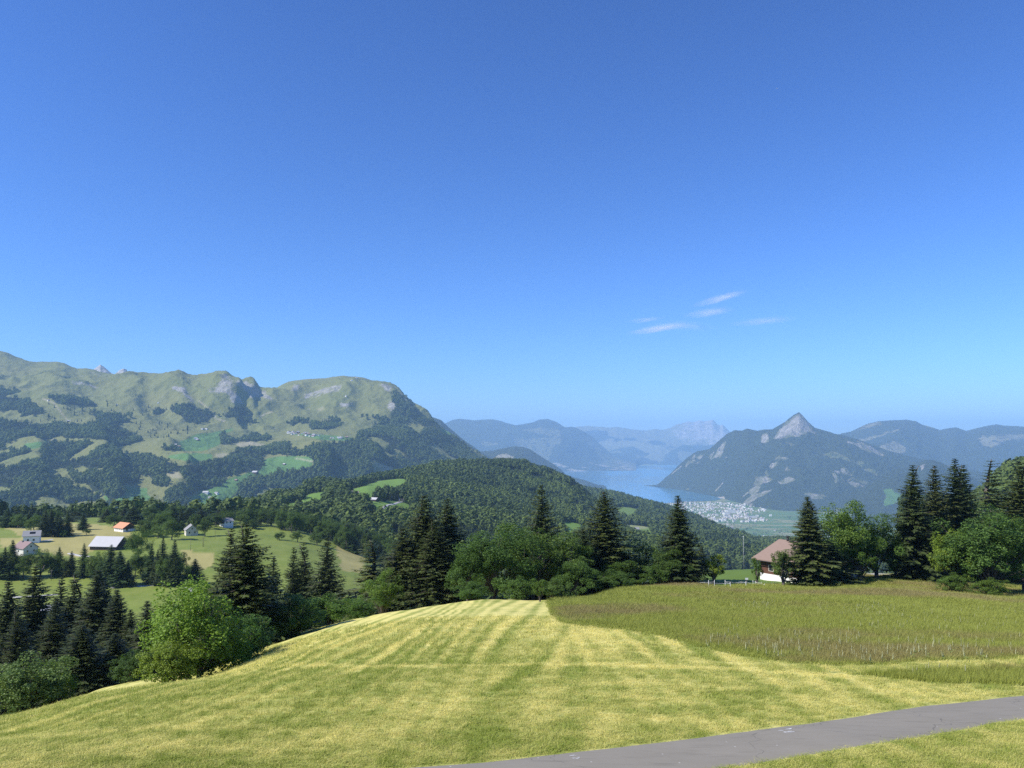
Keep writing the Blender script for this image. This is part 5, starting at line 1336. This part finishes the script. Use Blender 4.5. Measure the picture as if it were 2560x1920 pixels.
p = gpos(117, 1536); gable_house("shed", "low white-roofed shed glimpsed between the left front spruces", "shed", p, 1.1, 9, 6, 2.2, 1.3, M_GREYWALL, M_ROOFPALE, [('f', -2, 1.2, .9, .8), ('f', 2, 1.2, .9, .8)])

# far farm buildings
bm = bmesh.new(); prism_walls(bm, 14, 10, 3.6, 3.2, -5, 0); slab_roof(bm, 14, 10, 3.6, 3.2, .9, .3, 1)
def fmesh(wall, roof, nm):
    b2 = bm.copy(); me = bm_mesh(b2, nm); me.materials.append(wall); me.materials.append(roof); return me
FARM = [fmesh(M_DKTIMBER, M_ROOFPALE, "barn"), fmesh(M_WHITE, M_ROOFGREY, "farmhouse"), fmesh(M_CREAM, M_ROOFPLUM, "farmhouse"), fmesh(M_WHITE, M_ROOFPALE, "barn"), fmesh(M_TIMBER, M_ROOFRED, "barn")]
def far_house(surf, px, py, k, s_, label, group=None, rz=None, dmin=500, name=None, cat=None):
    p = surf.hit(px, py, dmin)
    o = link(name or FARM[k].name, FARM[k]); o.location = p; o.rotation_euler = (0, 0, random.uniform(-.6, .6) if rz is None else rz); o.scale = (s_, s_, s_)
    tag(o, label, cat or ("barn" if k in (0, 3, 4) else "house"), group)
for (X, Y), k, s_, lab in [((575,715),0,1.3,"lone barn on the upper alp pasture left of centre"), ((455,880),3,1.9,"long pale barn on the ledge between two forest belts"), ((240,1195),3,1.4,"barn at the forest edge low on the left massif"),
    ((1100,1412),1,1.4,"white farmhouse of the valley farm below the forest"), ((1135,1408),3,1.8,"long roof of the valley farm below the forest"), ((1640,862),1,1.5,"white farmhouse on the bright alp field"), ((1655,872),0,1.3,"barn beside the farmhouse on the bright alp field"), ((1470,915),0,1.2,"barn at the left end of the bright alp field"),
    ((1500,925),4,1.2,"brown barn below the left end of the bright alp field"), ((1695,780),1,1.2,"left farmhouse above the bright alp field"), ((1728,782),3,1.2,"right pale building above the bright alp field"), ((2140,1152),0,2.0,"large dark barn with light roof on the terrace meadow"), ((1980,1212),4,1.2,"small barn below the large terrace barn"),
    ((1725,1320),3,1.8,"long pale barn on the lower terrace field"), ((1815,1322),1,1.4,"white barn right on the lower terrace field"), ((1760,1360),1,1.2,"little farmhouse lowest on the terrace field"), ((1605,1395),3,1.0,"tiny shed at the gully below the terrace field"), ((980,577),3,.9,"tiny hut high on the open alp"), ((405,540),2,1.2,"alp hut beside the forest strip on the upper left"), ((1325,562),3,.9,"tiny pale hut on the high right alp")]:
    px, py = C1([(X, Y)])[0]; far_house(L6, px, py, k, s_, lab, dmin=3000)
for (X, Y), k, s_, lab in [((60,1018),0,2.0,"big dark barn with white roof on the green shelf"), ((305,945),0,1.3,"small barn in the middle of the green shelf"), ((870,240),3,1.2,"pale hut just below the rounded summit"), ((820,371),3,1.0,"white hut on the upper face of the rounded summit"), ((1210,722),1,1.4,"white house on the edge above the gorge")]:
    px, py = C2([(X, Y)])[0]; far_house(L6, px, py, k, s_, lab, dmin=3000)
far_house(L6, *C2([(905, 222)])[0], 3, 1.5, "summit building on top of the rounded mountain", dmin=3000)
rr = random.Random(9)
for i in range(44):
    q = (rr.uniform(320, 605), 0)
    q = (q[0], 668 + (q[0] - 320) * .10 + rr.uniform(-4, 20)) if i < 33 else (rr.uniform(690, 835), rr.uniform(716, 728))
    px, py = C2([q])[0]
    far_house(L6, px, py, rr.choice([1, 1, 2, 3, 4, 0]), rr.uniform(.8, 1.5), "tiny house of the alp village on the high shelf", "alp village houses", rr.uniform(-1, 1), 3000, "village_house", "house")
for (X, Y), k, s_, lab in [((900,1190),2,.8,"low farmhouse on the meadow saddle of the wooded hill"), ((862,1190),0,.9,"small shed on the meadow saddle of the wooded hill"), ((1290,1252),3,.8,"pale barn at the right end of the hillside track"), ((1060,1248),0,.9,"grey shed at the left end of the hillside meadow")]:
    px, py = C2([(X, Y)])[0]; far_house(L8, px, py, k, s_, lab, dmin=900)
for (X, Y), k, s_, lab in [((1215,1150),0,1.5,"long barn of the farm in the forest clearing"), ((1255,1155),2,1.2,"middle house of the farm in the forest clearing"), ((1300,1162),1,1.5,"pale right-hand house of the farm in the forest clearing"), ((1145,1020),1,1.2,"pinkish house at the left edge of the upper forest clearing")]:
    px, py = C3([(X, Y)])[0]; far_house(L9, px, py, k, s_, lab, dmin=1500)

# town by the lake
bmT = bmesh.new(); prism_walls(bmT, 16, 12, 8, 4, -2, 0); slab_roof(bmT, 16, 12, 8, 4, .6, .4, 1)
def tmesh(wall, roof):
    me = bm_mesh(bmT.copy(), "town_house"); me.materials.append(wall); me.materials.append(roof); return me
M_TWHITE = plain("town_white", (.66, .64, .60), .8, .05, .05); M_TROOF = plain("town_brown_roof", (.30, .22, .19), .8, .05, .2); M_TGREY = plain("town_grey_roof", (.42, .41, .40), .8, .05, .15)
bx = bmesh.new(); box_bm(bx, -14, 14, -9, 9, -2, 13, 0); box_bm(bx, -14.3, 14.3, -9.3, 9.3, 13.01, 13.6, 1)
BLK = bm_mesh(bx, "town_block"); BLK.materials.append(M_TWHITE); BLK.materials.append(M_TGREY)
TOWN = [tmesh(M_TWHITE, M_TROOF), tmesh(M_TWHITE, M_TGREY), tmesh(M_CREAM, M_TROOF), tmesh(M_TWHITE, M_TWHITE), BLK]
TP = Z6([(30,388),(200,368),(700,362),(830,375),(1000,360),(1180,400),(1330,455),(1300,480),(1150,500),(1280,550),(1380,590),(1000,612),(600,592),(430,500),(200,450),(90,420)])
rr = random.Random(31)
def town_pt():
    while True:
        a, b = rr.uniform(1640, 1920), rr.uniform(1252, 1308)
        if inpoly(np.array([a]), np.array([b]), TP)[0] and fbm(np.array([a * 1.0]), np.array([b * 2.2]), 16, 3, 77)[0] > .38: return onplane(a, b, VZ)
outer = [(1960, 1272), (2010, 1300)]
for i in range(280):
    p = town_pt(); k = rr.choice([0, 0, 1, 1, 2, 3, 4])
    o = link("town_house", TOWN[k]); o.location = p; o.rotation_euler = (0, 0, rr.uniform(-.8, .8)); s_ = rr.uniform(.6, 1.15); o.scale = (s_, s_, s_)
    tag(o, "tiny pale house in the town at the lake's near shore", "house", "houses of the lakeside town")
for i in range(20):
    a, b = rr.uniform(1800, 2120), rr.uniform(1285, 1350)
    o = link("farmhouse", TOWN[rr.choice([0, 1, 3])]); o.location = onplane(a, b, VZ); o.rotation_euler = (0, 0, rr.uniform(-.8, .8)); s_ = rr.uniform(.9, 1.5); o.scale = (s_, s_, s_)
    tag(o, "tiny pale farmhouse scattered over the valley fields", "house", "farmhouses on the valley floor")
for px, py, sx, sy, sz, lab in [(1828, 1283, 3.4, 1.6, 3.0, "large pale block standing out in the lakeside town"), (1817, 1287, 2.0, 1.4, 1.8, "lower wing beside the large pale town block"), (1880, 1294, 4.0, 1.5, 1.3, "long pale factory hall at the town's right end")]:
    o = link("town_block", BLK); o.location = onplane(px, py, VZ); o.scale = (sx, sy, sz); tag(o, lab, "building")
n = 380
tp = np.array([town_pt() for _ in range(n)])
TC = shape_collection("town_shapes", TOWN)
g = np.random.default_rng(3)
gn_scatter("town_houses_far", tp, np.repeat(g.uniform(.6, 1.3, n)[:, None], 3, 1), np.stack([np.zeros(n), np.zeros(n), g.uniform(-1, 1, n)], -1), g.integers(0, 5, n), TC, "dense mass of small houses filling the lakeside town")
# field trees on the valley floor
fp = []
while len(fp) < 1500:
    a, b = rr.uniform(1640, 2260), rr.uniform(1256, 1400)
    if fbm(np.array([a]), np.array([b * 3.]), 40, 3, 88)[0] > .5: fp.append(onplane(a, b, VZ))
fp = np.array(fp); n = len(fp); hh = g.uniform(10, 22, n)
gn_scatter("field_trees", fp, np.stack([hh * 1.2, hh * 1.2, hh], -1), np.zeros((n, 3)), g.integers(4, 8, n), CON, "scattered hedges and trees over the valley fields and town", {"tone": np.full(n, .45)})

# sailing boats
for px, py, lab in [(1513, 1217, "left white sailing boat on the lake"), (1541, 1203, "farther white sailing boat in mid lake"), (1634, 1211, "white sailing boat near the wooded headland")]:
    root = empty("sailing_boat", onplane(px, py, LZ + .3), random.uniform(0, 1)); tag(root, lab, "boat"); root.scale = (1.6, 1.6, 1.6)
    bm = bmesh.new(); vs_ = [bm.verts.new(p) for p in ((-5,0,1.2),(0,-1.5,1.2),(5,-1,1.2),(5,1,1.2),(0,1.5,1.2),(-4,0,0),(0,-.8,0),(4.6,-.6,0),(4.6,.6,0),(0,.8,0))]
    bm.faces.new(vs_[:5]); bm.faces.new(vs_[5:][::-1])
    for i in range(5): bm.faces.new((vs_[i], vs_[5 + i], vs_[5 + (i + 1) % 5], vs_[(i + 1) % 5]))
    link("hull", bm_mesh(bm, "hull"), root, M_TWHITE)
    bm = bmesh.new(); tube_bm(bm, (-.5, 0, 1.2), (-.5, 0, 14), .12, .06, 6); link("mast", bm_mesh(bm, "mast"), root, M_POST)
    bm = bmesh.new(); f = bm.faces.new([bm.verts.new(p) for p in ((-.3, .1, 2), (4.8, .7, 2), (-.3, .1, 13.5))]); r_ = bmesh.ops.extrude_face_region(bm, geom=[f]); bmesh.ops.translate(bm, vec=(0, .08, 0), verts=[e for e in r_["geom"] if isinstance(e, bmesh.types.BMVert)]); bmesh.ops.recalc_face_normals(bm, faces=bm.faces[:])
    link("sail", bm_mesh(bm, "sail"), root, M_TWHITE)

# ------------------------------------------------------------------ fence, poles, sign
fz = crop(1700, 1360, .1718)
fence = None
posts = [(415, 530, 625), (505, 525, 640), (660, 525, 625), (735, 555, 650), (855, 535, 575), (960, 545, 640), (1065, 530, 600), (1095, 540, 602), (1190, 560, 612), (1230, 580, 620), (1340, 565, 602), (1375, 560, 600), (240, 545, 587)]
tops = []
for i, (X, t0, b0) in enumerate(posts):
    (px, bp), (_, tp_) = fz([(X, b0)])[0], fz([(X, t0)])[0]
    p = GND.hit(px, bp, 100)
    hgt_ = (bp - tp_) / FOC * p.y
    if fence is None: fence = empty("pasture_fence", p); tag(fence, "line of thin white fence posts with rope along the lawn", "fence"); f0 = p
    bm = bmesh.new(); tube_bm(bm, p - f0 - Vector((0, 0, .3)), p - f0 + Vector((random.uniform(-.05, .05), 0, hgt_)), .034, .03, 6)
    link("post", bm_mesh(bm, "post"), fence, M_POST if i < 12 else M_POLE)
    tops.append(p - f0 + Vector((0, 0, hgt_ * .75)))
tops.sort(key=lambda v: v.x)
for a, b in zip(tops[1:-1], tops[2:]):
    bm = bmesh.new(); m_ = (a + b) / 2 - Vector((0, 0, .06)); tube_bm(bm, a, m_, .012, .012, 4); tube_bm(bm, m_, b, .012, .012, 4); link("rope", bm_mesh(bm, "rope"), fence, M_POST)
p = GND.hit(1867, 1464, 100)
sg = empty("notice_board", p); tag(sg, "small white notice board on a post behind the fence", "sign")
bm = bmesh.new(); tube_bm(bm, (0, 0, -.3), (0, 0, 1.25), .04, .04, 6); link("post", bm_mesh(bm, "post"), sg, M_POLE)
box_obj("board", (-.24, .24, -.06, -.042, .98, 1.30), M_POST, sg)
p = GND.hit(1779, 1456, 100)
st = empty("trestle", p, .4); tag(st, "small white A-shaped trestle left of the fence posts", "trestle")
for sx in (-1, 1):
    bm = bmesh.new(); tube_bm(bm, (sx * .28, -.1, -.1), (sx * .08, 0, .75), .035, .035, 5); link("leg", bm_mesh(bm, "leg"), st, M_POST)
box_obj("board", (-.35, .1, -.04, .04, .70, .80), M_POST, st)
def pole(px, base, top, lab, r_=.12, mat=M_POLE, dmin=200, arm=True):
    p = GND.hit(px, base, dmin); h_ = (base - top) / FOC * p.y
    root = empty("utility_pole", p); tag(root, lab, "pole")
    bm = bmesh.new(); tube_bm(bm, (0, 0, -.5), (0, 0, h_), r_, r_ * .7, 8); link("shaft", bm_mesh(bm, "shaft"), root, mat)
    if arm: box_obj("cross_arm", (-.7, .7, -.06, .06, h_ - .6, h_ - .45), mat, root)
for X, t0, b0, lab in [(505, 690, 800, "thin wooden pole in front of the left tree belt"), (1882, 390, 500, "wooden pole on the green pasture above the dry strip"), (2003, 372, 464, "left pole of the close pair on the green pasture"), (2011, 372, 464, "right pole of the close pair on the green pasture"), (2124, 300, 385, "wooden pole near the upper edge of the green pasture")]:
    (px, bp), (_, tp_) = C5([(X, b0)])[0], C5([(X, t0)])[0]; pole(px, bp, tp_, lab)
p = GND.point(1860, 163); h_ = float(tan_of(1342)) * 163 - p.z
root = empty("flag_pole", p); tag(root, "tall thin grey pole left of the chalet", "pole")
bm = bmesh.new(); tube_bm(bm, (0, 0, -.5), (0, 0, h_), .035, .025, 8); link("shaft", bm_mesh(bm, "shaft"), root, plain("galvanised", (.45, .46, .46), .4, 2, .05))
bm = bmesh.new(); bmesh.ops.create_uvsphere(bm, u_segments=8, v_segments=6, radius=.1); bmesh.ops.translate(bm, vec=(0, 0, h_ + .05), verts=bm.verts[:]); link("finial", bm_mesh(bm, "finial"), root, M_POST)

# ------------------------------------------------------------------ grass
def grass_mat(name, fresh, dry_, top=None, attr="straw"):
    t = NT(name)
    a = t.attr(attr, True); rnd = t.geo().outputs["Random Per Island"]
    c = t.mix(t.math('ADD', t.math('MULTIPLY', a, 1.0), t.mr(rnd, 0, 1, -.35, .35)), fresh, dry_)
    if top:
        sx = t.n("ShaderNodeSeparateXYZ"); t.l(t.obj(), sx.inputs[0])
        c = t.mix(t.math('MULTIPLY', t.mr(sx.outputs[2], .18, .4), t.mr(a, 0, 1, .1, .9)), c, top)
    t.color(c); t.rough(.7)
    tr = t.n("ShaderNodeBsdfTranslucent"); t.l(c, tr.inputs[0])
    mx = t.n("ShaderNodeMixShader"); mx.inputs[0].default_value = .25
    t.l(t.b.outputs[0], mx.inputs[1]); t.l(tr.outputs[0], mx.inputs[2]); t.l(mx.outputs[0], t.out.inputs[0])
    return t.m
M_STUBBLE = grass_mat("cut_grass", (.255, .315, .042), (.78, .69, .225))
M_TALL = grass_mat("tall_grass", (.30, .335, .055), (.30, .265, .085), (.31, .245, .105), "brown")
def tuft(seed, n, h0, h1, rad, wid, lying, mat, nm):
    g = np.random.default_rng(seed); v = []; f = []
    for i in range(n):
        a = g.uniform(0, 6.28); r_ = rad * g.random() ** .5
        b = np.array([math.cos(a) * r_, math.sin(a) * r_, -.02])
        h = g.uniform(h0, h1); az = g.uniform(0, 6.28)
        if g.random() < lying:
            ln = g.uniform(.12, .3); d = np.array([math.cos(az) * ln, math.sin(az) * ln, g.uniform(.0, .06)]); b[2] = g.uniform(.01, .06)
        else:
            le = g.uniform(.1, .7); d = np.array([math.cos(az) * h * le, math.sin(az) * h * le, h])
        sd = np.array([-math.sin(az + .6), math.cos(az + .6), 0]) * wid * g.uniform(.7, 1.3)
        k = len(v); v += [b - sd / 2, b + sd / 2, b + d]; f.append((k, k + 1, k + 2))
    me = mesh_np(nm, np.array(v), np.array(f)); me.materials.append(mat); return me
STUB = shape_collection("stubble_shapes", [tuft(i, 26, .03, .085, .26, .017, .5, M_STUBBLE, "stubble_tuft") for i in range(4)] + [tuft(20 + i, 22, .10, .2, .16, .02, .1, M_STUBBLE, "grass_tuft") for i in range(2)])
TALLC = shape_collection("tall_grass_shapes", [tuft(40 + i, 26, .20, .46, .26, .022, .0, M_TALL, "tall_grass_tuft") for i in range(4)])
Yg = GND.Y; Xg = GND.X
inroad = inpoly(Xg, Yg, ROADPOLY)
tallg = tall_mask(Xg, Yg)
lawng = inpoly(Xg, Yg, LAWN)
vis = (GND.P[0] > -260) & (GND.P[0] < 2820)
mk = (vis & ~tallg & ~lawng & (Yg > 13) & (Yg < 75)).astype(float)
p = GND.scatter(100000, mk, 2.6, 301)
p = p[~inpoly(p[:, 0], p[:, 1], ROADPOLY)]
p = p[~tall_mask(p[:, 0], p[:, 1])]
g = np.random.default_rng(8); n = len(p)
sc = np.clip(p[:, 1] / 38, .8, 2.6) * g.uniform(.7, 1.3, n)
sw = straw_of(p[:, 0], p[:, 1])
edge_d = seg_dist(p[:, 0], p[:, 1], [tuple(q) for q in UP]); edge_l = seg_dist(p[:, 0], p[:, 1], [tuple(q) for q in LOW])
idx = np.where((g.random(n) < .05) | (np.minimum(edge_d, edge_l) < .25) & (g.random(n) < .6), g.integers(4, 6, n), g.integers(0, 4, n))
zsc = sc * np.where(idx < 4, np.clip(1.15 - .5 * sw, .5, 1.2), 1)
gn_scatter("mown_grass", p, np.stack([sc, sc, np.minimum(zsc, 1.6)], -1), np.stack([np.zeros(n), np.zeros(n), g.uniform(0, 6.28, n)], -1), idx, STUB, "short stubble and drying hay on the mown meadow", {"straw": np.where(idx < 4, sw, sw * .4)})
mk = (vis & tallg & (Yg < 185)).astype(float)
p = GND.scatter(80000, mk, 1.3, 302)
p = p[tall_mask(p[:, 0], p[:, 1])]
n = len(p); sc = np.clip(p[:, 1] / 55, .85, 2.0) * g.uniform(.75, 1.25, n)
dd = seg_dist(p[:, 0], p[:, 1], TALL1[:len(edge_top)])
gn_scatter("tall_grass", p, np.stack([sc, sc, np.minimum(sc, 1.15) * g.uniform(.55, 1.25, n) * (.55 + .45 * sstep(0, 2.2, dd))], -1), np.stack([np.zeros(n), np.zeros(n), g.uniform(0, 6.28, n)], -1), g.integers(0, 4, n), TALLC, "unmown flowering grass, green with brown patches", {"brown": brown_of(p[:, 0], p[:, 1])})
# pale flower spikes standing in the tall grass
M_SPIKE = plain("cream_flower_spike", (.55, .54, .28), .7, 9, .2); M_STALK = plain("green_stalk", (.14, .20, .05), .7, 9, .2)
def spike(seed):
    r_ = random.Random(seed); bm = bmesh.new()
    tube_bm(bm, (0, 0, -.1), (0, 0, .5), .016, .012, 4); n0 = len(bm.faces)
    for i in range(9):
        zz = .38 + i * .055; w_ = .045 * (1 - i / 12)
        a = r_.uniform(0, 3)
        tube_bm(bm, (math.cos(a) * .01, math.sin(a) * .01, zz), (0, 0, zz + .07), w_, w_ * .4, 5)
    bm.faces.ensure_lookup_table()
    for f in bm.faces[n0:]: f.material_index = 1
    for k in range(5):
        a = r_.uniform(0, 6.28); q = [bm.verts.new(v) for v in ((0, 0, .05 + .07 * k), (math.cos(a) * .12 - math.sin(a) * .04, math.sin(a) * .12 + math.cos(a) * .04, .12 + .07 * k), (math.cos(a) * .26, math.sin(a) * .26, .14 + .06 * k))]
        bm.faces.new(q)
    me = bm_mesh(bm, "flower_spike"); me.materials.append(M_STALK); me.materials.append(M_SPIKE); return me
SPC = shape_collection("spike_shapes", [spike(i) for i in range(3)])
fx = []
rr = random.Random(71)
zones = [(1990, 2560, 1600, 1660, 150), (1760, 2000, 1600, 1650, 60), (2100, 2560, 1520, 1580, 120), (2040, 2260, 1515, 1545, 70), (1830, 1950, 1508, 1528, 40), (2450, 2540, 1488, 1510, 26), (2070, 2420, 1664, 1690, 26), (1700, 2300, 1560, 1600, 36), (2090, 2200, 1448, 1462, 30), (2240, 2440, 1455, 1470, 14), (2560, 2750, 1500, 1660, 60)]
for x0, x1, y0, y1, k in zones:
    for i in range(k):
        a = rr.uniform(x0, x1); b = rr.uniform(y0, y1)
        if (x0, y0) == (1990, 1600): b = y1 - (y1 - y0) * rr.random() ** 1.3 - (a < 2150) * 8
        q = GND.hit(a, b)
        if tall_mask(np.array([q.x]), np.array([q.y]))[0]: fx.append(tuple(q))
fx = np.array(fx); n = len(fx); s_ = g.uniform(.75, 1.25, n)
gn_scatter("flower_spikes", fx, np.stack([s_ * .8, s_ * .8, s_ * .55], -1), np.stack([g.normal(0, .08, n), g.normal(0, .08, n), g.uniform(0, 6.28, n)], -1), g.integers(0, 3, n), SPC, "pale cream flower spikes dotted through the tall grass")

# ------------------------------------------------------------------ cirrus wisps and the aircraft
t = NT("cirrus_ice")
t.t.nodes.remove(t.b)
tc = t.n("ShaderNodeTexCoord")
wz = t.n("ShaderNodeTexNoise"); wz.inputs["Scale"].default_value = 1.3; wz.inputs["Detail"].default_value = 3; t.l(tc.outputs["Object"], wz.inputs["Vector"])
wm = t.n("ShaderNodeVectorMath", operation='MULTIPLY_ADD'); t.l(wz.outputs["Color"], wm.inputs[0]); wm.inputs[1].default_value = (.5, .8, 1.1); wm.inputs[2].default_value = (-.25, -.4, -.55)
wa = t.n("ShaderNodeVectorMath", operation='ADD'); t.l(tc.outputs["Object"], wa.inputs[0]); t.l(wm.outputs[0], wa.inputs[1])
ln = t.n("ShaderNodeVectorMath", operation='LENGTH'); t.l(wa.outputs[0], ln.inputs[0])
fall = t.mr(ln.outputs["Value"], .05, .8, 1, 0)
fall = t.math('POWER', fall, 1.8)
nn = t.noise(1.6, 4, .6, t.scalev(tc.outputs["Object"], (1.0, 1.5, 1.2)), .8)
den = t.math('MULTIPLY', t.math('MULTIPLY', fall, t.mr(nn, .30, .75)), 1.0)
at = t.n("ShaderNodeObjectInfo")
dn2 = t.math('MULTIPLY', den, t.math('MULTIPLY', at.outputs["Alpha"], 1.25e-3))
pv = t.n("ShaderNodeVolumePrincipled"); pv.inputs["Color"].default_value = (1, 1, 1, 1); t.l(dn2, pv.inputs["Density"])
t.l(pv.outputs[0], t.out.inputs["Volume"])
M_CIRRUS = t.m
bm = bmesh.new(); bmesh.ops.create_icosphere(bm, subdivisions=3, radius=1.0); CL = bm_mesh(bm, "cirrus_cloud"); CL.materials.append(M_CIRRUS)
def wisp(x0, y0, x1, y1, thick, a, lab):
    """a flat elongated wisp high up; ends as seen in the photograph, at about 55 km"""
    d = 52000.0
    A = Vector((float(world_x(x0, d, tan_of(y0) * d)), d, float(tan_of(y0) * d))); B2 = Vector((float(world_x(x1, d + 2500, tan_of(y1) * d)), d + 2500, float(tan_of(y1) * (d + 2500))))
    o = link("cirrus_cloud", CL); o.location = (A + B2) / 2
    v = B2 - A
    o.rotation_euler = (0, -math.asin(v.z / v.length), math.atan2(v.y, v.x))
    th = thick / FOC * d
    o.scale = (v.length * .72, 1900, th * 2.0)
    o.color = (1, 1, 1, a)
    tag(o, lab, "cloud", "thin cirrus wisps")
wisp(1580, 830, 1722, 810, 7, 1.5, "brightest lowest cirrus streak, left end of the wisps")
wisp(1590, 802, 1640, 796, 5, .5, "faint hook of cirrus above the brightest streak")
wisp(1640, 806, 1800, 822, 8, .35, "faint veil of cirrus joining the lower streaks")
wisp(1722, 786, 1830, 774, 8, .8, "middle cirrus wisp between the upper and lower streaks")
wisp(1745, 762, 1865, 726, 7, 1.0, "uppermost slanting cirrus wisp")
wisp(1830, 808, 1990, 796, 7, .55, "faint long cirrus streak on the right")

d = 11500.0
zz = float(tan_of(221) * d)
ac = empty("airliner", (float(world_x(1942, d, zz)), d, zz), R(12)); tag(ac, "tiny white airliner high in the blue sky", "aircraft")
M_AIR = plain("aircraft_white", (.85, .86, .88), .35, .2, .03)
bm = bmesh.new()
prof = [(-19, .3), (-17, 1.4), (-13, 2.0), (8, 2.0), (15, 1.2), (19, .3)]
for (a, ra), (b, rb) in zip(prof[:-1], prof[1:]): tube_bm(bm, (a, 0, 0), (b, 0, 0), ra, rb, 10, False)
link("fuselage", bm_mesh(bm, "fuselage"), ac, M_AIR)
for sgn in (-1, 1):
    bm = bmesh.new(); q = [(-4, sgn * 1.5, -.6), (3, sgn * 1.5, -.6), (8.5, sgn * 17, .5), (6.5, sgn * 17, .5)]
    lo = [bm.verts.new(v) for v in q]; hi = [bm.verts.new((v[0], v[1], v[2] + .35)) for v in q]
    bm.faces.new(lo); bm.faces.new(hi[::-1])
    for i in range(4): bm.faces.new((lo[i], lo[(i + 1) % 4], hi[(i + 1) % 4], hi[i]))
    bmesh.ops.recalc_face_normals(bm, faces=bm.faces[:]); link("wing", bm_mesh(bm, "wing"), ac, M_AIR)
    bm = bmesh.new(); tube_bm(bm, (-1.5, sgn * 6, -1.6), (2.2, sgn * 6, -1.6), .95, .7, 8); link("engine", bm_mesh(bm, "engine"), ac, M_AIR)
bm = bmesh.new(); q = [(13, 0, 1), (18, 0, 1), (20, 0, 7), (17.5, 0, 7)]
lo = [bm.verts.new((v[0], -.2, v[2])) for v in q]; hi = [bm.verts.new((v[0], .2, v[2])) for v in q]
bm.faces.new(lo); bm.faces.new(hi[::-1])
for i in range(4): bm.faces.new((lo[i], lo[(i + 1) % 4], hi[(i + 1) % 4], hi[i]))
bmesh.ops.recalc_face_normals(bm, faces=bm.faces[:]); link("tail_fin", bm_mesh(bm, "tail_fin"), ac, M_AIR)
